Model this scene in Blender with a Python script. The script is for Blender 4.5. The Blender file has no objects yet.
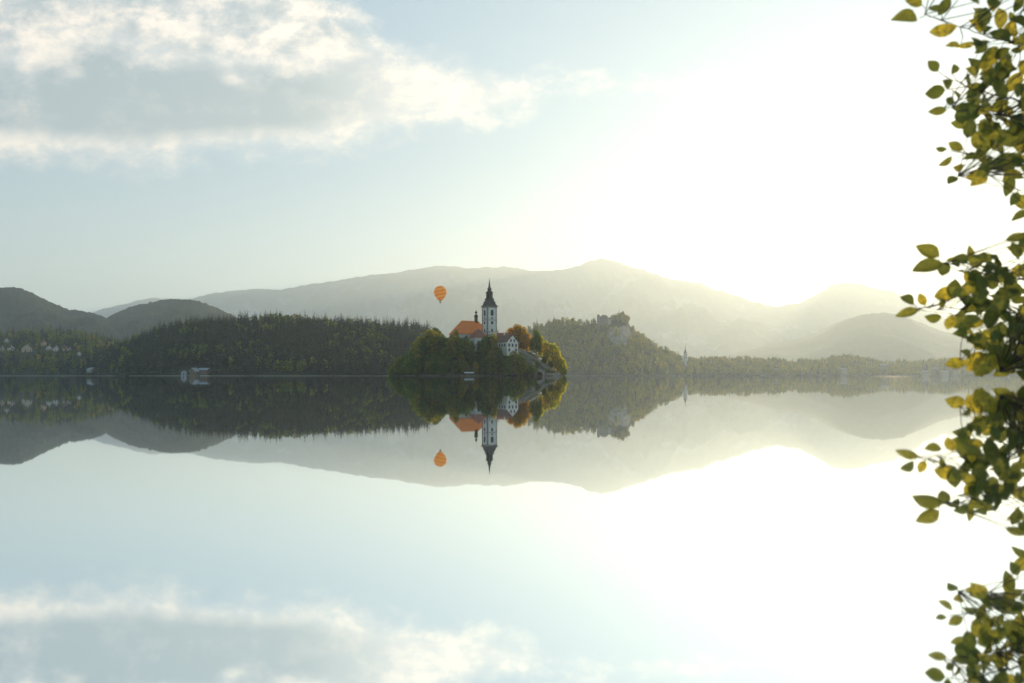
import bpy, bmesh, math, random
import numpy as np
from mathutils import Vector, Matrix, noise
random.seed(7); RNG = np.random.default_rng(11)
SC = bpy.context.scene
COL = SC.collection
rad = math.radians

# ------------------------------------------------------------------ camera
F, CX, HY, CH = 750.0, 512.0, 376.0, 0.03
cam_d = bpy.data.cameras.new('camera'); cam = bpy.data.objects.new('camera', cam_d); COL.objects.link(cam)
cam.location = (0, 0, CH); cam.rotation_euler = (rad(90), 0, 0)
cam_d.sensor_width = 36; cam_d.lens = 36 * F / 1024; cam_d.shift_y = (HY - 341.5) / 1024
cam_d.clip_start = 0.01; cam_d.clip_end = 60000
cam_d.dof.use_dof = True; cam_d.dof.focus_distance = 550; cam_d.dof.aperture_fstop = 2.4
SC.camera = cam
SC.cycles.volume_bounces = 4

# ------------------------------------------------------------------ sun, sky, exposure
SUN_AZ, SUN_EL = rad(27), rad(11)
sund = bpy.data.lights.new('sun', 'SUN'); sun = bpy.data.objects.new('sun', sund); COL.objects.link(sun)
sv = Vector((math.sin(SUN_AZ) * math.cos(SUN_EL), math.cos(SUN_AZ) * math.cos(SUN_EL), math.sin(SUN_EL)))
sun.rotation_euler = sv.to_track_quat('Z', 'Y').to_euler()
sund.energy = 5.0; sund.angle = rad(0.5); sund.color = (1.0, 0.76, 0.43)
SC.view_settings.view_transform = 'Standard'; SC.view_settings.look = 'None'
SC.view_settings.gamma = 1; SC.view_settings.use_curve_mapping = False
SC.view_settings.exposure = 0.46
HAZE_DENSITY, HAZE_G = 7.4e-5, 0.49

class NT:
    def __init__(s, tree): s.t = tree; s.n = tree.nodes; s.l = tree.links
    def node(s, typ, **kw):
        n = s.n.new(typ)
        for k, v in kw.items(): setattr(n, k, v)
        return n
    def set(s, sock, v):
        if isinstance(v, bpy.types.NodeSocket): s.l.new(v, sock)
        elif v is not None: sock.default_value = v
    def m(s, op, a, b=None, c=None, clamp=False):
        n = s.node('ShaderNodeMath', operation=op, use_clamp=clamp)
        for i, v in enumerate((a, b, c)):
            if v is not None: s.set(n.inputs[i], v)
        return n.outputs[0]
    def mix(s, f, a, b):
        n = s.node('ShaderNodeMix', data_type='RGBA')
        s.set(n.inputs[0], f); s.set(n.inputs[6], a); s.set(n.inputs[7], b)
        return n.outputs[2]
    def noise(s, vec, scale, detail=4, rough=.55, dist=0.0):
        n = s.node('ShaderNodeTexNoise'); s.set(n.inputs['Vector'], vec)
        n.inputs['Scale'].default_value = scale; n.inputs['Detail'].default_value = detail
        n.inputs['Roughness'].default_value = rough; n.inputs['Distortion'].default_value = dist
        return n.outputs[0]
    def ramp(s, f, stops, interp='LINEAR'):
        n = s.node('ShaderNodeValToRGB'); cr = n.color_ramp; cr.interpolation = interp
        while len(cr.elements) < len(stops): cr.elements.new(0.5)
        for e, (p, c) in zip(cr.elements, stops):
            e.position = p; e.color = (c, c, c, 1) if isinstance(c, (int, float)) else tuple(c) + (1,)
        s.set(n.inputs[0], f); return n.outputs[0]
    def maprange(s, v, a, b, c=0.0, d=1.0, smooth=True):
        n = s.node('ShaderNodeMapRange', interpolation_type='SMOOTHSTEP' if smooth else 'LINEAR')
        for i, q in enumerate((v, a, b, c, d)): s.set(n.inputs[i], q)
        return n.outputs[0]

def build_world():
    w = bpy.data.worlds.new('World'); SC.world = w; w.use_nodes = True
    T = NT(w.node_tree); T.n.clear()
    out = T.node('ShaderNodeOutputWorld'); bg = T.node('ShaderNodeBackground')
    bg.inputs['Strength'].default_value = 0.13
    sky = T.node('ShaderNodeTexSky', sky_type='NISHITA', sun_disc=False, sun_elevation=SUN_EL, sun_rotation=SUN_AZ,
                 altitude=475, air_density=1.0, dust_density=1.3, ozone_density=2.0)
    tc = T.node('ShaderNodeTexCoord'); sp = T.node('ShaderNodeSeparateXYZ'); T.l.new(tc.outputs['Generated'], sp.inputs[0])
    x, y, z = sp.outputs
    yy = T.m('MAXIMUM', y, 0.08)
    X = T.m('DIVIDE', x, yy); Z = T.m('DIVIDE', z, yy)
    t = T.m('MULTIPLY_ADD', X, 750 / 1024, 0.5)
    cx = T.node('ShaderNodeCombineXYZ'); T.set(cx.inputs[0], T.m('MULTIPLY', X, 1.0)); T.set(cx.inputs[1], T.m('MULTIPLY', Z, 1.55)); 
    v = cx.outputs[0]
    big = T.noise(v, 3.2, 3, .5); mid = T.noise(v, 9, 8, .60, .12); fine = T.noise(v, 26, 7, .66, .25)
    fbm = T.m('ADD', T.m('MULTIPLY', mid, .56), T.m('ADD', T.m('MULTIPLY', big, .18), T.m('MULTIPLY', fine, .26)))
    # the deck's lower and upper edge against azimuth
    zl = T.ramp(t, [(0, .297), (.13, .285), (.20, .293), (.30, .299), (.39, .325), (.46, .338), (.51, .362), (.55, .39)])
    zu = T.ramp(t, [(0, .64), (.29, .60), (.325, .50), (.36, .465), (.42, .418), (.46, .400), (.51, .392), (.55, .375)])
    e1 = T.m('SUBTRACT', Z, zl); e2 = T.m('SUBTRACT', zu, Z)
    dlow = T.m('DIVIDE', e1, .038); dup = T.m('DIVIDE', e2, .05)
    d = T.m('MINIMUM', dlow, dup)
    d = T.m('MINIMUM', d, 1.6)
    dens = T.m('ADD', d, T.m('MULTIPLY_ADD', fbm, 4.8, -1.9))
    dens = T.m('ADD', dens, T.m('MULTIPLY', T.m('MULTIPLY', T.maprange(Z, .43, .385), T.maprange(dlow, 0.0, .9)), .45))
    # thin out the veil above the band
    veil = T.m('MULTIPLY', T.maprange(Z, .385, .42), T.m('MULTIPLY_ADD', T.noise(v, 6.5, 6, .6, .6), -3.2, 1.55))
    dens = T.m('SUBTRACT', dens, T.m('MAXIMUM', veil, 0.0))
    # the blue gap that splits band and veil on the left
    gapc = T.m('MULTIPLY_ADD', X, -.03, .378)
    gap = T.m('MULTIPLY', T.maprange(T.m('ABSOLUTE', T.m('SUBTRACT', Z, gapc)), .022, .004), T.maprange(X, -.33, -.5))
    dens = T.m('SUBTRACT', dens, T.m('MULTIPLY', gap, .8))
    a = T.maprange(dens, -.25, 1.5)
    a = T.m('MULTIPLY', a, T.maprange(y, .2, .4))
    a = T.m('MULTIPLY', a, .93)
    Zp = T.m('ADD', Z, T.m('ADD', T.m('MULTIPLY_ADD', big, .22, -.11), T.m('MULTIPLY_ADD', mid, .12, -.06)))
    # grey core in the lower band, sunlit edges
    core = T.m('MULTIPLY', T.maprange(dlow, .35, 1.2), T.maprange(Zp, .44, .38))
    core = T.m('MULTIPLY', core, T.maprange(X, -.10, -.32))
    puff = T.maprange(fbm, .42, .62)
    up = T.m('MULTIPLY', T.maprange(Zp, .40, .46), T.m('SUBTRACT', 1.0, puff))
    shade = T.m('MAXIMUM', core, T.m('MULTIPLY', up, .75))
    shade = T.m('MULTIPLY', shade, T.m('MULTIPLY_ADD', puff, -.28, 1.1), None, True)
    dark = (1.95, 2.5, 2.85, 1); lit = T.mix(T.maprange(T.m('ADD', T.m('MULTIPLY', mid, .6), T.m('MULTIPLY', fine, .4)), .42, .60), (4.7, 4.7, 4.7, 1), (7.9, 6.8, 5.7, 1))
    cc = T.mix(shade, lit, dark)
    gm = T.node('ShaderNodeGamma'); gm.inputs[1].default_value = .34; T.l.new(sky.outputs[0], gm.inputs[0])
    tint = T.node('ShaderNodeMix', data_type='RGBA', blend_type='MULTIPLY'); tint.inputs[0].default_value = 1
    T.l.new(gm.outputs[0], tint.inputs[6]); tint.inputs[7].default_value = (1.47, 2.02, 2.38, 1)
    lowband = T.maprange(z, .30, .0)
    warm = T.node('ShaderNodeMix', data_type='RGBA', blend_type='MULTIPLY'); T.set(warm.inputs[0], lowband)
    T.l.new(tint.outputs[2], warm.inputs[6]); warm.inputs[7].default_value = (2.15, 1.72, 1.34, 1)
    col = T.mix(a, warm.outputs[2], cc)
    T.l.new(col, bg.inputs[0]); T.l.new(bg.outputs[0], out.inputs[0])
build_world()

# ------------------------------------------------------------------ helpers
def P(px, py, D): return Vector(((px - CX) / F * D, D, CH + (HY - py) / F * D))
def lerp(a, b, t): return a + (b - a) * t
def sstep(t): t = max(0.0, min(1.0, t)); return t * t * (3 - 2 * t)
def interp(x, pts):
    if x <= pts[0][0]: return pts[0][1]
    for (a, b), (c, d) in zip(pts, pts[1:]):
        if x <= c: return b + (d - b) * (x - a) / (c - a)
    return pts[-1][1]

MATS = {}
def material(name, col, col2=None, leafy=False, rough=.8, scale=1.0, bump=0.0, bscale=None, trans=0.0, metallic=0.0, spec=.3, rnd=0.0, detail=5, lo=.35, hi=.65, tcol=None, coord='world', emit=None):
    if name in MATS: return MATS[name]
    m = bpy.data.materials.new(name); m.use_nodes = True; T = NT(m.node_tree)
    T.n.clear(); out = T.node('ShaderNodeOutputMaterial'); bs = T.node('ShaderNodeBsdfPrincipled')
    bs.inputs['Roughness'].default_value = rough; bs.inputs['Metallic'].default_value = metallic
    bs.inputs['Specular IOR Level'].default_value = spec
    if coord == 'world': vec = T.node('ShaderNodeNewGeometry').outputs['Position']
    else: vec = T.node('ShaderNodeTexCoord').outputs['Object']
    col2 = col2 or tuple(c * .7 for c in col)
    f = T.maprange(T.noise(vec, scale, detail, .6), lo, hi)
    c = T.mix(f, tuple(col) + (1,), tuple(col2) + (1,))
    if rnd:
        oi = T.node('ShaderNodeObjectInfo')
        hs = T.node('ShaderNodeHueSaturation')
        T.set(hs.inputs['Hue'], T.m('MULTIPLY_ADD', oi.outputs['Random'], -.05 * rnd, .5 + .02 * rnd))
        T.set(hs.inputs['Value'], T.m('MULTIPLY_ADD', oi.outputs['Random'], .7 * rnd, 1 - .3 * rnd))
        T.l.new(c, hs.inputs['Color']); c = hs.outputs[0]
    if leafy:
        hv = T.node('ShaderNodeHueSaturation'); ri = T.node('ShaderNodeNewGeometry').outputs['Random Per Island']
        T.set(hv.inputs['Value'], T.m('MULTIPLY_ADD', T.m('POWER', ri, 2.0), 1.3, .6)); T.l.new(c, hv.inputs['Color']); c = hv.outputs[0]
    T.l.new(c, bs.inputs['Base Color'])
    if bump:
        b = T.node('ShaderNodeBump'); b.inputs['Strength'].default_value = 1; b.inputs['Distance'].default_value = bump
        T.set(b.inputs['Height'], T.noise(vec, bscale or scale * 4, 5, .6)); T.l.new(b.outputs[0], bs.inputs['Normal'])
    sh = bs.outputs[0]
    if trans:
        tr = T.node('ShaderNodeBsdfTranslucent')
        if tcol:
            mc = T.node('ShaderNodeMix', data_type='RGBA', blend_type='MULTIPLY'); mc.inputs[0].default_value = 1
            T.l.new(c, mc.inputs[6]); mc.inputs[7].default_value = tuple(tcol) + (1,); T.l.new(mc.outputs[2], tr.inputs[0])
        else: T.l.new(c, tr.inputs[0])
        mx = T.node('ShaderNodeMixShader'); mx.inputs[0].default_value = trans
        T.l.new(sh, mx.inputs[1]); T.l.new(tr.outputs[0], mx.inputs[2]); sh = mx.outputs[0]
    T.l.new(sh, out.inputs[0]); MATS[name] = m; return m

M_SPRUCE = material('spruce_needles', (.020, .036, .022), (.036, .050, .022), leafy=True, rough=.8, scale=.09, trans=.25, rnd=.5, tcol=(2.2, 2.0, 1.0))
M_LEAF = material('broad_leaves', (.052, .088, .024), (.100, .122, .030), leafy=True, rough=.7, scale=.07, trans=.58, rnd=.5, tcol=(3.0, 2.8, .9))
M_GOLD = material('golden_leaves', (.17, .18, .022), (.27, .24, .022), leafy=True, rough=.7, scale=.12, trans=.65, rnd=.3, tcol=(3.6, 3.3, .7))
M_OLIVE = material('olive_leaves', (.10, .115, .026), (.17, .155, .034), leafy=True, rough=.7, scale=.05, trans=.6, rnd=.3, tcol=(3.2, 2.8, .9))
M_ORANGE = material('autumn_leaves', (.36, .225, .035), (.30, .235, .03), leafy=True, rough=.7, scale=.25, trans=.55, rnd=.2, tcol=(2.4, 2.1, .8))
M_BARK = material('tree_bark', (.09, .07, .05), (.05, .04, .03), .9, 3, bump=.02, coord='object')
M_GRASS = material('meadow_grass', (.06, .10, .03), (.09, .11, .04), .9, .05, bump=.1, bscale=2)
M_WHITE = material('white_plaster', (.72, .67, .58), (.56, .51, .43), .85, .6, bump=.01, bscale=6)
M_CREAM = material('cream_plaster', (.58, .46, .32), (.48, .38, .27), .85, .6)
M_STONE = material('pale_stone', (.30, .25, .20), (.19, .16, .13), .9, .8, bump=.05, bscale=5)
M_TILE = material('orange_tiles', (.82, .25, .06), (.66, .18, .04), .75, .9, bump=.04, bscale=6)
M_BROWN = material('brown_tiles', (.20, .10, .07), (.13, .07, .055), .8, .9, bump=.04, bscale=6)
M_REDTILE = material('red_brown_tiles', (.33, .13, .08), (.22, .09, .06), .8, .9, bump=.04, bscale=6)
M_GREYROOF = material('grey_roofing', (.30, .27, .26), (.22, .20, .20), .7, .6)
M_BLUEROOF = material('blue_grey_roofing', (.20, .25, .36), (.16, .20, .30), .6, .6)
M_SHINGLE = material('dark_spire_cladding', (.055, .050, .045), (.095, .08, .065), .55, 1.5, bump=.03, bscale=8)
M_GLASS = material('dark_window_glass', (.035, .04, .045), (.05, .055, .06), .15, 1, spec=.5)
M_WOOD = material('weathered_wood', (.20, .13, .08), (.13, .09, .06), .8, 1.5, bump=.02)
M_DARK = material('opening_shade', (.015, .015, .014), (.02, .02, .02), .9, 1)
M_GILT = material('gilded_metal', (.75, .55, .2), (.6, .4, .15), .35, 1, metallic=.9)
M_CANVAS = material('pale_canvas', (.70, .70, .68), (.6, .6, .58), .8, 1, trans=.25)
M_METALROOF = material('pale_metal_roof', (.30, .32, .34), (.24, .26, .28), .5, .7)

M_DIM = material('weathered_plaster', (.26, .225, .17), (.19, .17, .13), .9, .2)
def tag(o, label=None, cat=None, group=None, kind=None):
    if label: o['label'] = label
    if cat: o['category'] = cat
    if group: o['group'] = group
    if kind: o['kind'] = kind
    return o
def empty(name, loc, label=None, cat=None, group=None, rz=0.0, kind=None):
    o = bpy.data.objects.new(name, None); COL.objects.link(o); o.location = loc; o.rotation_euler = (0, 0, rz)
    o.empty_display_size = .5
    return tag(o, label, cat, group, kind)

class MB:
    """collects faces for ONE mesh"""
    def __init__(s): s.v = []; s.f = []; s.mi = []
    def add(s, vs, fs, mi=0):
        b = len(s.v); s.v += [tuple(v) for v in vs]; s.f += [tuple(b + i for i in f) for f in fs]; s.mi += [mi] * len(fs); return s
    def box(s, c, d, rz=0, mi=0, taper=1.0):
        cx, cy, cz = c; dx, dy, dz = (q / 2 for q in d); cs, sn = math.cos(rz), math.sin(rz); vs = []
        for zz, k in ((-dz, 1), (dz, taper)):
            for a, b in ((-1, -1), (1, -1), (1, 1), (-1, 1)):
                px, py = a * dx * k, b * dy * k
                vs.append((cx + px * cs - py * sn, cy + px * sn + py * cs, cz + zz))
        return s.add(vs, [(0, 3, 2, 1), (4, 5, 6, 7), (0, 1, 5, 4), (1, 2, 6, 5), (2, 3, 7, 6), (3, 0, 4, 7)], mi)
    def lathe(s, prof, c=(0, 0, 0), n=16, mi=0, rot=0.0):
        vs = []; fs = []
        for r, z in prof:
            for k in range(n):
                a = rot + 2 * math.pi * k / n; vs.append((c[0] + r * math.cos(a), c[1] + r * math.sin(a), c[2] + z))
        for j in range(len(prof) - 1):
            for k in range(n):
                k2 = (k + 1) % n; fs.append((j * n + k, j * n + k2, (j + 1) * n + k2, (j + 1) * n + k))
        fs.append(tuple(range(n))[::-1]); b = (len(prof) - 1) * n; fs.append(tuple(b + k for k in range(n)))
        return s.add(vs, fs, mi)
    def tube(s, pts, rs, n=6, mi=0):
        vs = []; fs = []
        for i, p in enumerate(pts):
            p = Vector(p); q = Vector(pts[min(i + 1, len(pts) - 1)]); o = Vector(pts[max(i - 1, 0)])
            d = (q - o).normalized(); a = d.orthogonal().normalized() if i == 0 else (a - d * a.dot(d)).normalized(); b = d.cross(a)
            r = rs[i] if isinstance(rs, (list, tuple)) else rs
            for k in range(n):
                t = 2 * math.pi * k / n; vs.append(p + a * (r * math.cos(t)) + b * (r * math.sin(t)))
        for j in range(len(pts) - 1):
            for k in range(n):
                k2 = (k + 1) % n; fs.append((j * n + k, j * n + k2, (j + 1) * n + k2, (j + 1) * n + k))
        fs.append(tuple(range(n))[::-1]); b0 = (len(pts) - 1) * n; fs.append(tuple(b0 + k for k in range(n)))
        return s.add(vs, fs, mi)
    def build(s, name, mats, parent=None, smooth=False):
        me = bpy.data.meshes.new(name); me.from_pydata(s.v, [], s.f)
        for m in (mats if isinstance(mats, (list, tuple)) else [mats]): me.materials.append(m)
        me.polygons.foreach_set('material_index', s.mi)
        if smooth: me.polygons.foreach_set('use_smooth', [True] * len(s.f))
        me.update(); o = bpy.data.objects.new(name, me); COL.objects.link(o)
        if parent: o.parent = parent
        return o

# ------------------------------------------------------------------ water and ground
SHORE = [(-300, 1150), (0, 1100), (95, 1080), (125, 860), (180, 790), (300, 790), (430, 900), (500, 1500), (560, 1960), (640, 2050), (700, 2500), (820, 2700), (1024, 2850), (1300, 2900)]
KR = 1.5
def shore_radius(th):
    """lake edge by bearing (0 = ahead, + = right)"""
    d = math.degrees(th)
    if -37 <= d <= 37: return interp(CX + F * math.tan(th), SHORE) / math.cos(th)
    if d > 37: return math.exp(interp(d, [(37, math.log(2400)), (39, math.log(160)), (42, math.log(14)), (45, math.log(5.0)), (52, math.log(3.3)), (90, math.log(2.6)), (180, math.log(2.4))]))
    return math.exp(interp(-d, [(37, math.log(1440)), (50, math.log(300)), (75, math.log(30)), (100, math.log(6)), (140, math.log(2.8)), (180, math.log(2.4))]))

def build_ground():
    n = 360; mb = MB(); vs = [(0, 0, -.6)]; rings = 12
    for k in range(n):
        th = -math.pi + 2 * math.pi * k / n
        s = shore_radius(th); c = min(1.0, s / 60)
        for r, z in ((.3 * s, -.5 - 1.8 * c), (.85 * s, -.25 - 1.2 * c), (s, -.02), (s * 1.0015 + .5, .10 + .5 * c), (s * 1.004 + 1.6, .32 + .7 * c), (s * 1.01 + 6, .9 + .4 * c), (s * 1.05 + 20, 1.6), (s * 1.1 + 90, 2),
                     (s * 1.2 + 400, 3), (s + 2500, 6), (s + 6000, 8), (26000, 8)):
            vs.append((r * math.sin(th), r * math.cos(th), z))
    fs = []
    for k in range(n):
        a = 1 + k * rings; b = 1 + ((k + 1) % n) * rings
        fs.append((0, b, a))
        for j in range(rings - 1): fs.append((a + j, b + j, b + j + 1, a + j + 1))
    mb.add(vs, fs)
    m = bpy.data.materials.new('shore_ground'); m.use_nodes = True; T = NT(m.node_tree); bs = T.n['Principled BSDF']
    g = T.node('ShaderNodeNewGeometry'); sp = T.node('ShaderNodeSeparateXYZ'); T.l.new(g.outputs['Position'], sp.inputs[0])
    grass = T.mix(T.noise(g.outputs['Position'], .08, 6), (.05, .075, .025, 1), (.10, .10, .04, 1))
    grav = T.mix(T.noise(g.outputs['Position'], 14, 6), (.22, .20, .17, 1), (.12, .11, .09, 1))
    T.l.new(T.mix(T.maprange(sp.outputs[2], .30, .75), grav, grass), bs.inputs['Base Color']); bs.inputs['Roughness'].default_value = .95
    b = T.node('ShaderNodeBump'); b.inputs['Distance'].default_value = .02; T.set(b.inputs['Height'], T.noise(g.outputs['Position'], 22, 6)); T.l.new(b.outputs[0], bs.inputs['Normal'])
    o = mb.build('ground', m); tag(o, kind='structure')
build_ground()

def build_water():
    n = 96; mb = MB(); vs = [(0, 0, 0)] + [(3900 * math.sin(2 * math.pi * k / n), 3900 * math.cos(2 * math.pi * k / n), 0) for k in range(n)]
    mb.add(vs, [(0, 1 + (k + 1) % n, 1 + k) for k in range(n)])
    m = bpy.data.materials.new('still_lake_water'); m.use_nodes = True; T = NT(m.node_tree); bs = T.n['Principled BSDF']
    bs.inputs['Metallic'].default_value = 1.0
    bs.inputs['Base Color'].default_value = (.90, .945, .965, 1)
    bs.inputs['Roughness'].default_value = .018
    g = T.node('ShaderNodeNewGeometry')
    mp = T.node('ShaderNodeMapping'); mp.inputs['Scale'].default_value = (1, .35, 1); T.l.new(g.outputs['Position'], mp.inputs[0])
    b = T.node('ShaderNodeBump'); b.inputs['Distance'].default_value = .0022; b.inputs['Strength'].default_value = 1
    T.set(b.inputs['Height'], T.noise(mp.outputs[0], .8, 3, .5)); T.l.new(b.outputs[0], bs.inputs['Normal'])
    o = mb.build('water', m); tag(o, kind='structure')
build_water()

# ------------------------------------------------------------------ hills and mountains
def rng_mat(name, a, b, c, s1, s2, bump):
    m = bpy.data.materials.new(name); m.use_nodes = True; T = NT(m.node_tree); bs = T.n['Principled BSDF']; g = T.node('ShaderNodeNewGeometry')
    p = g.outputs['Position']
    x = T.mix(T.maprange(T.noise(p, s1, 6, .6), .38, .62), tuple(a) + (1,), tuple(b) + (1,))
    x = T.mix(T.maprange(T.noise(p, s2, 7, .65), .56, .66), x, tuple(c) + (1,))
    T.l.new(x, bs.inputs['Base Color']); bs.inputs['Roughness'].default_value = .95; bs.inputs['Specular IOR Level'].default_value = .1
    bb = T.node('ShaderNodeBump'); bb.inputs['Distance'].default_value = bump; T.set(bb.inputs['Height'], T.noise(p, s1 * 3, 5, .65)); T.l.new(bb.outputs[0], bs.inputs['Normal'])
    return m
M_FLOOR = rng_mat('forest_floor', (.030, .036, .018), (.045, .05, .022), (.06, .06, .03), .05, .02, .5)
M_FARWOOD = rng_mat('distant_woodland', (.022, .040, .028), (.040, .055, .032), (.06, .07, .038), .03, .008, 9)
M_ALPS = rng_mat('rocky_mountain', (.06, .075, .05), (.10, .11, .08), (.26, .26, .25), .0016, .0011, 60)

mat_tuft = {1: 9, 2: 8, 5: 9}
class Hill:
    def __init__(s, name, prof, Dr, Df, back, nu, nv, amp, nscale, mat, tree=0.0, pw=1.0, seed=0, ramp_end=True, crest_amp=.25, peak=None):
        s.prof, s.tree, s.amp, s.ns, s.pw, s.seed, s.ca = prof, tree, amp, nscale, pw, seed, crest_amp
        s.Dr = Dr if callable(Dr) else (lambda px: Dr); s.Df = Df if callable(Df) else (lambda px: Df)
        x0, x1 = prof[0][0], prof[-1][0]; s.x0, s.x1 = x0, x1
        mb = MB(); vs = []; rows = nv + 5
        for i in range(nu + 1):
            px = lerp(x0, x1, i / nu)
            dr, df = s.Dr(px), s.Df(px)
            for j in range(rows):
                if j <= nv: D = lerp(df, dr, j / nv); z = s.height(px, D)
                else:
                    k = (j - nv) / 4; D = dr + back * k; z = lerp(s.height(px, dr), -3, sstep(k))
                vs.append(((px - CX) / F * D, D, z))
        fs = [(i * rows + j, (i + 1) * rows + j, (i + 1) * rows + j + 1, i * rows + j + 1) for i in range(nu) for j in range(rows - 1)]
        mb.add(vs, fs); s.o = mb.build(name, mat, smooth=True); tag(s.o, kind='structure')
    def H(s, px):
        D = s.Dr(px); return max(0.0, (HY - interp(px, s.prof)) / F * D - s.tree)
    def height(s, px, D):
        dr, df = s.Dr(px), s.Df(px); v = max(0, min(1, (D - df) / (dr - df))); h = s.H(px)
        x = (px - CX) / F * D
        nz = noise.fractal(Vector((x * s.ns, D * s.ns, s.seed * 7.3)), 1.0, 2.1, 6)
        rz = 1 - abs(noise.fractal(Vector((x * s.ns * .8, D * s.ns * .5, s.seed * 3.1 + 9)), 1.0, 2.1, 4)) * 2
        fade = min(1, v * 3) * (s.ca if v > .97 else (1 - (1 - s.ca) * sstep((v - .6) / .4)))
        k = min(1.0, h / (s.amp * 4 + 1e-6)) if s.amp else 0
        tuft = 0.0
        if s.seed in (3, 4):
            tuft = noise.fractal(Vector((x * .0035, D * .0012, 4)), 1.0, 2.0, 5) * 42 * min(1, h / 300)
            gul = -abs(noise.fractal(Vector((x * .0011, D * .00022, s.seed)), 1.0, 2.0, 5)) * 2.2
            tuft += gul * 230 * min(1, v * 3) * (1 - sstep((v - .72) / .28)) * min(1, h / 600)
        if mat_tuft.get(s.seed): tuft = (noise.noise(Vector((x * .055, D * .03, 2))) + .6 * noise.noise(Vector((x * .13, D * .06, 7)))) * mat_tuft[s.seed] * min(1, h / 60)
        return tuft + h * v ** s.pw + (nz * .8 + (rz - .5) * .5 * (1 - v)) * s.amp * fade * k + (0.9 if h > .5 else -1) * min(1, v * 8 + .2)

left_mountain = Hill('mountain', [(-420, 320), (-200, 300), (-90, 291), (0, 288.5), (10, 288), (22, 289.5), (35, 295), (48, 301), (60, 306), (70, 310), (76, 309.5), (84, 311), (95, 313), (115, 322), (140, 340), (160, 372)], 3600, 2100, 1500, 420, 70, 70, .0035, M_FARWOOD, seed=1, crest_amp=.14)
mid_mountain = Hill('mountain', [(30, 368), (60, 345), (85, 330), (100, 322), (112, 315), (130, 307), (150, 302.5), (163, 300), (178, 299.5), (192, 300), (205, 303), (218, 308), (235, 317), (260, 328), (300, 345), (350, 372)], 3900, 2300, 1700, 360, 60, 60, .004, M_FARWOOD, seed=2, crest_amp=.14)
MAIN = [(40, 330), (70, 318), (90, 313), (112, 306), (140, 300), (158, 297.5), (175, 299), (192, 298.5), (212, 293), (235, 290), (255, 289), (280, 290), (310, 284), (345, 279), (372, 275), (400, 272), (430, 267), (445, 266), (458, 268), (472, 269), (490, 267.5), (512, 268), (535, 271), (555, 271), (570, 269), (585, 263), (600, 259), (612, 261), (625, 265), (650, 272), (672, 280), (700, 284), (720, 291), (745, 299), (770, 306), (800, 313), (860, 322), (960, 340)]
Hill('mountain', MAIN, 17500, 10000, 3500, 520, 120, 950, .0005, M_ALPS, seed=3, crest_amp=.05)
Hill('mountain', [(690, 330), (735, 316), (765, 308), (785, 306), (800, 303), (810, 297), (817, 293), (826, 289), (835, 285), (848, 282), (860, 284), (872, 287), (890, 291), (905, 297), (922, 308), (940, 318), (1010, 312), (1150, 300), (1350, 320)], 16500, 12200, 3000, 260, 80, 700, .0006, M_ALPS, seed=4, crest_amp=.04)
Hill('mountain', [(690, 366), (730, 354), (770, 345), (800, 338), (815, 333), (835, 323), (850, 317.5), (865, 314), (880, 313), (895, 313.5), (915, 320), (940, 330), (975, 340), (1040, 346), (1200, 340), (1350, 350)], 9600, 5800, 2400, 260, 60, 200, .001, M_FARWOOD, seed=5, crest_amp=.06)

def off(k): return lambda px: interp(px, SHORE) + k
village_hill = Hill('hill', [(-330, 345), (-150, 333), (-60, 330), (0, 331), (20, 330), (38, 328.5), (60, 329), (80, 330), (100, 334), (118, 340), (135, 352), (150, 368)], 1620, off(7), 300, 120, 30, 4, .01, M_FLOOR, tree=13, pw=1.0, seed=6)
left_hill = Hill('hill', [(76, 374), (86, 364), (98, 353), (115, 343), (130, 336), (150, 327), (165, 322), (190, 317.5), (215, 315.5), (240, 314), (258, 313), (278, 311.5), (300, 313), (330, 315.5), (352, 315), (372, 317), (400, 318), (415, 319.5), (428, 324), (440, 333), (455, 345), (480, 362), (505, 373)], 1120, off(4), 260, 170, 34, 6, .012, M_FLOOR, tree=19, pw=.85, seed=7)
RIGHT = [(498, 373), (510, 352), (518, 335), (528, 325), (545, 321), (560, 319), (575, 320.5), (588, 319), (595, 317), (599, 318.5), (607, 318.5), (613, 314.5), (622, 313), (628, 316), (632, 324), (636, 331), (645, 334), (652, 340), (660, 348), (668, 350), (680, 355), (700, 357.5), (720, 356), (740, 356), (762, 359), (800, 360.5), (830, 358), (845, 356), (858, 356), (872, 360), (905, 362), (940, 359), (1024, 361), (1200, 360), (1350, 362)]
right_hill = Hill('hill', RIGHT, lambda px: interp(px, [(560, 2470), (640, 2520), (720, 2970), (1024, 3375)]), off(8), 600, 300, 30, 8, .007, M_FLOOR, tree=19, pw=.9, seed=8)

# ------------------------------------------------------------------ tree prototypes (numpy: quads only)
def leafquads(centres, size, jit=.5, up=.0, rng=RNG):
    n = len(centres); a = rng.normal(size=(n, 3)); a[:, 2] -= up; a /= np.linalg.norm(a, axis=1)[:, None]
    b = rng.normal(size=(n, 3)); b -= a * (a * b).sum(1)[:, None]; b /= np.linalg.norm(b, axis=1)[:, None]
    s = size * (1 + jit * (rng.random(n) - .5))[:, None]
    v = np.stack([centres + a * s, centres + b * s * .55, centres - a * s, centres - b * s * .55], 1).reshape(-1, 3)
    return v, np.arange(4 * n).reshape(-1, 4)
def trunkquads(pts, rs, n=5):
    mb = MB(); mb.tube(pts, rs, n); f = [q for q in mb.f if len(q) == 4]
    return np.array(mb.v), np.array(f)
def cat(parts):
    V = []; Fq = []; o = 0
    for v, f in parts: V.append(v); Fq.append(f + o); o += len(v)
    return np.concatenate(V), np.concatenate(Fq)
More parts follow.
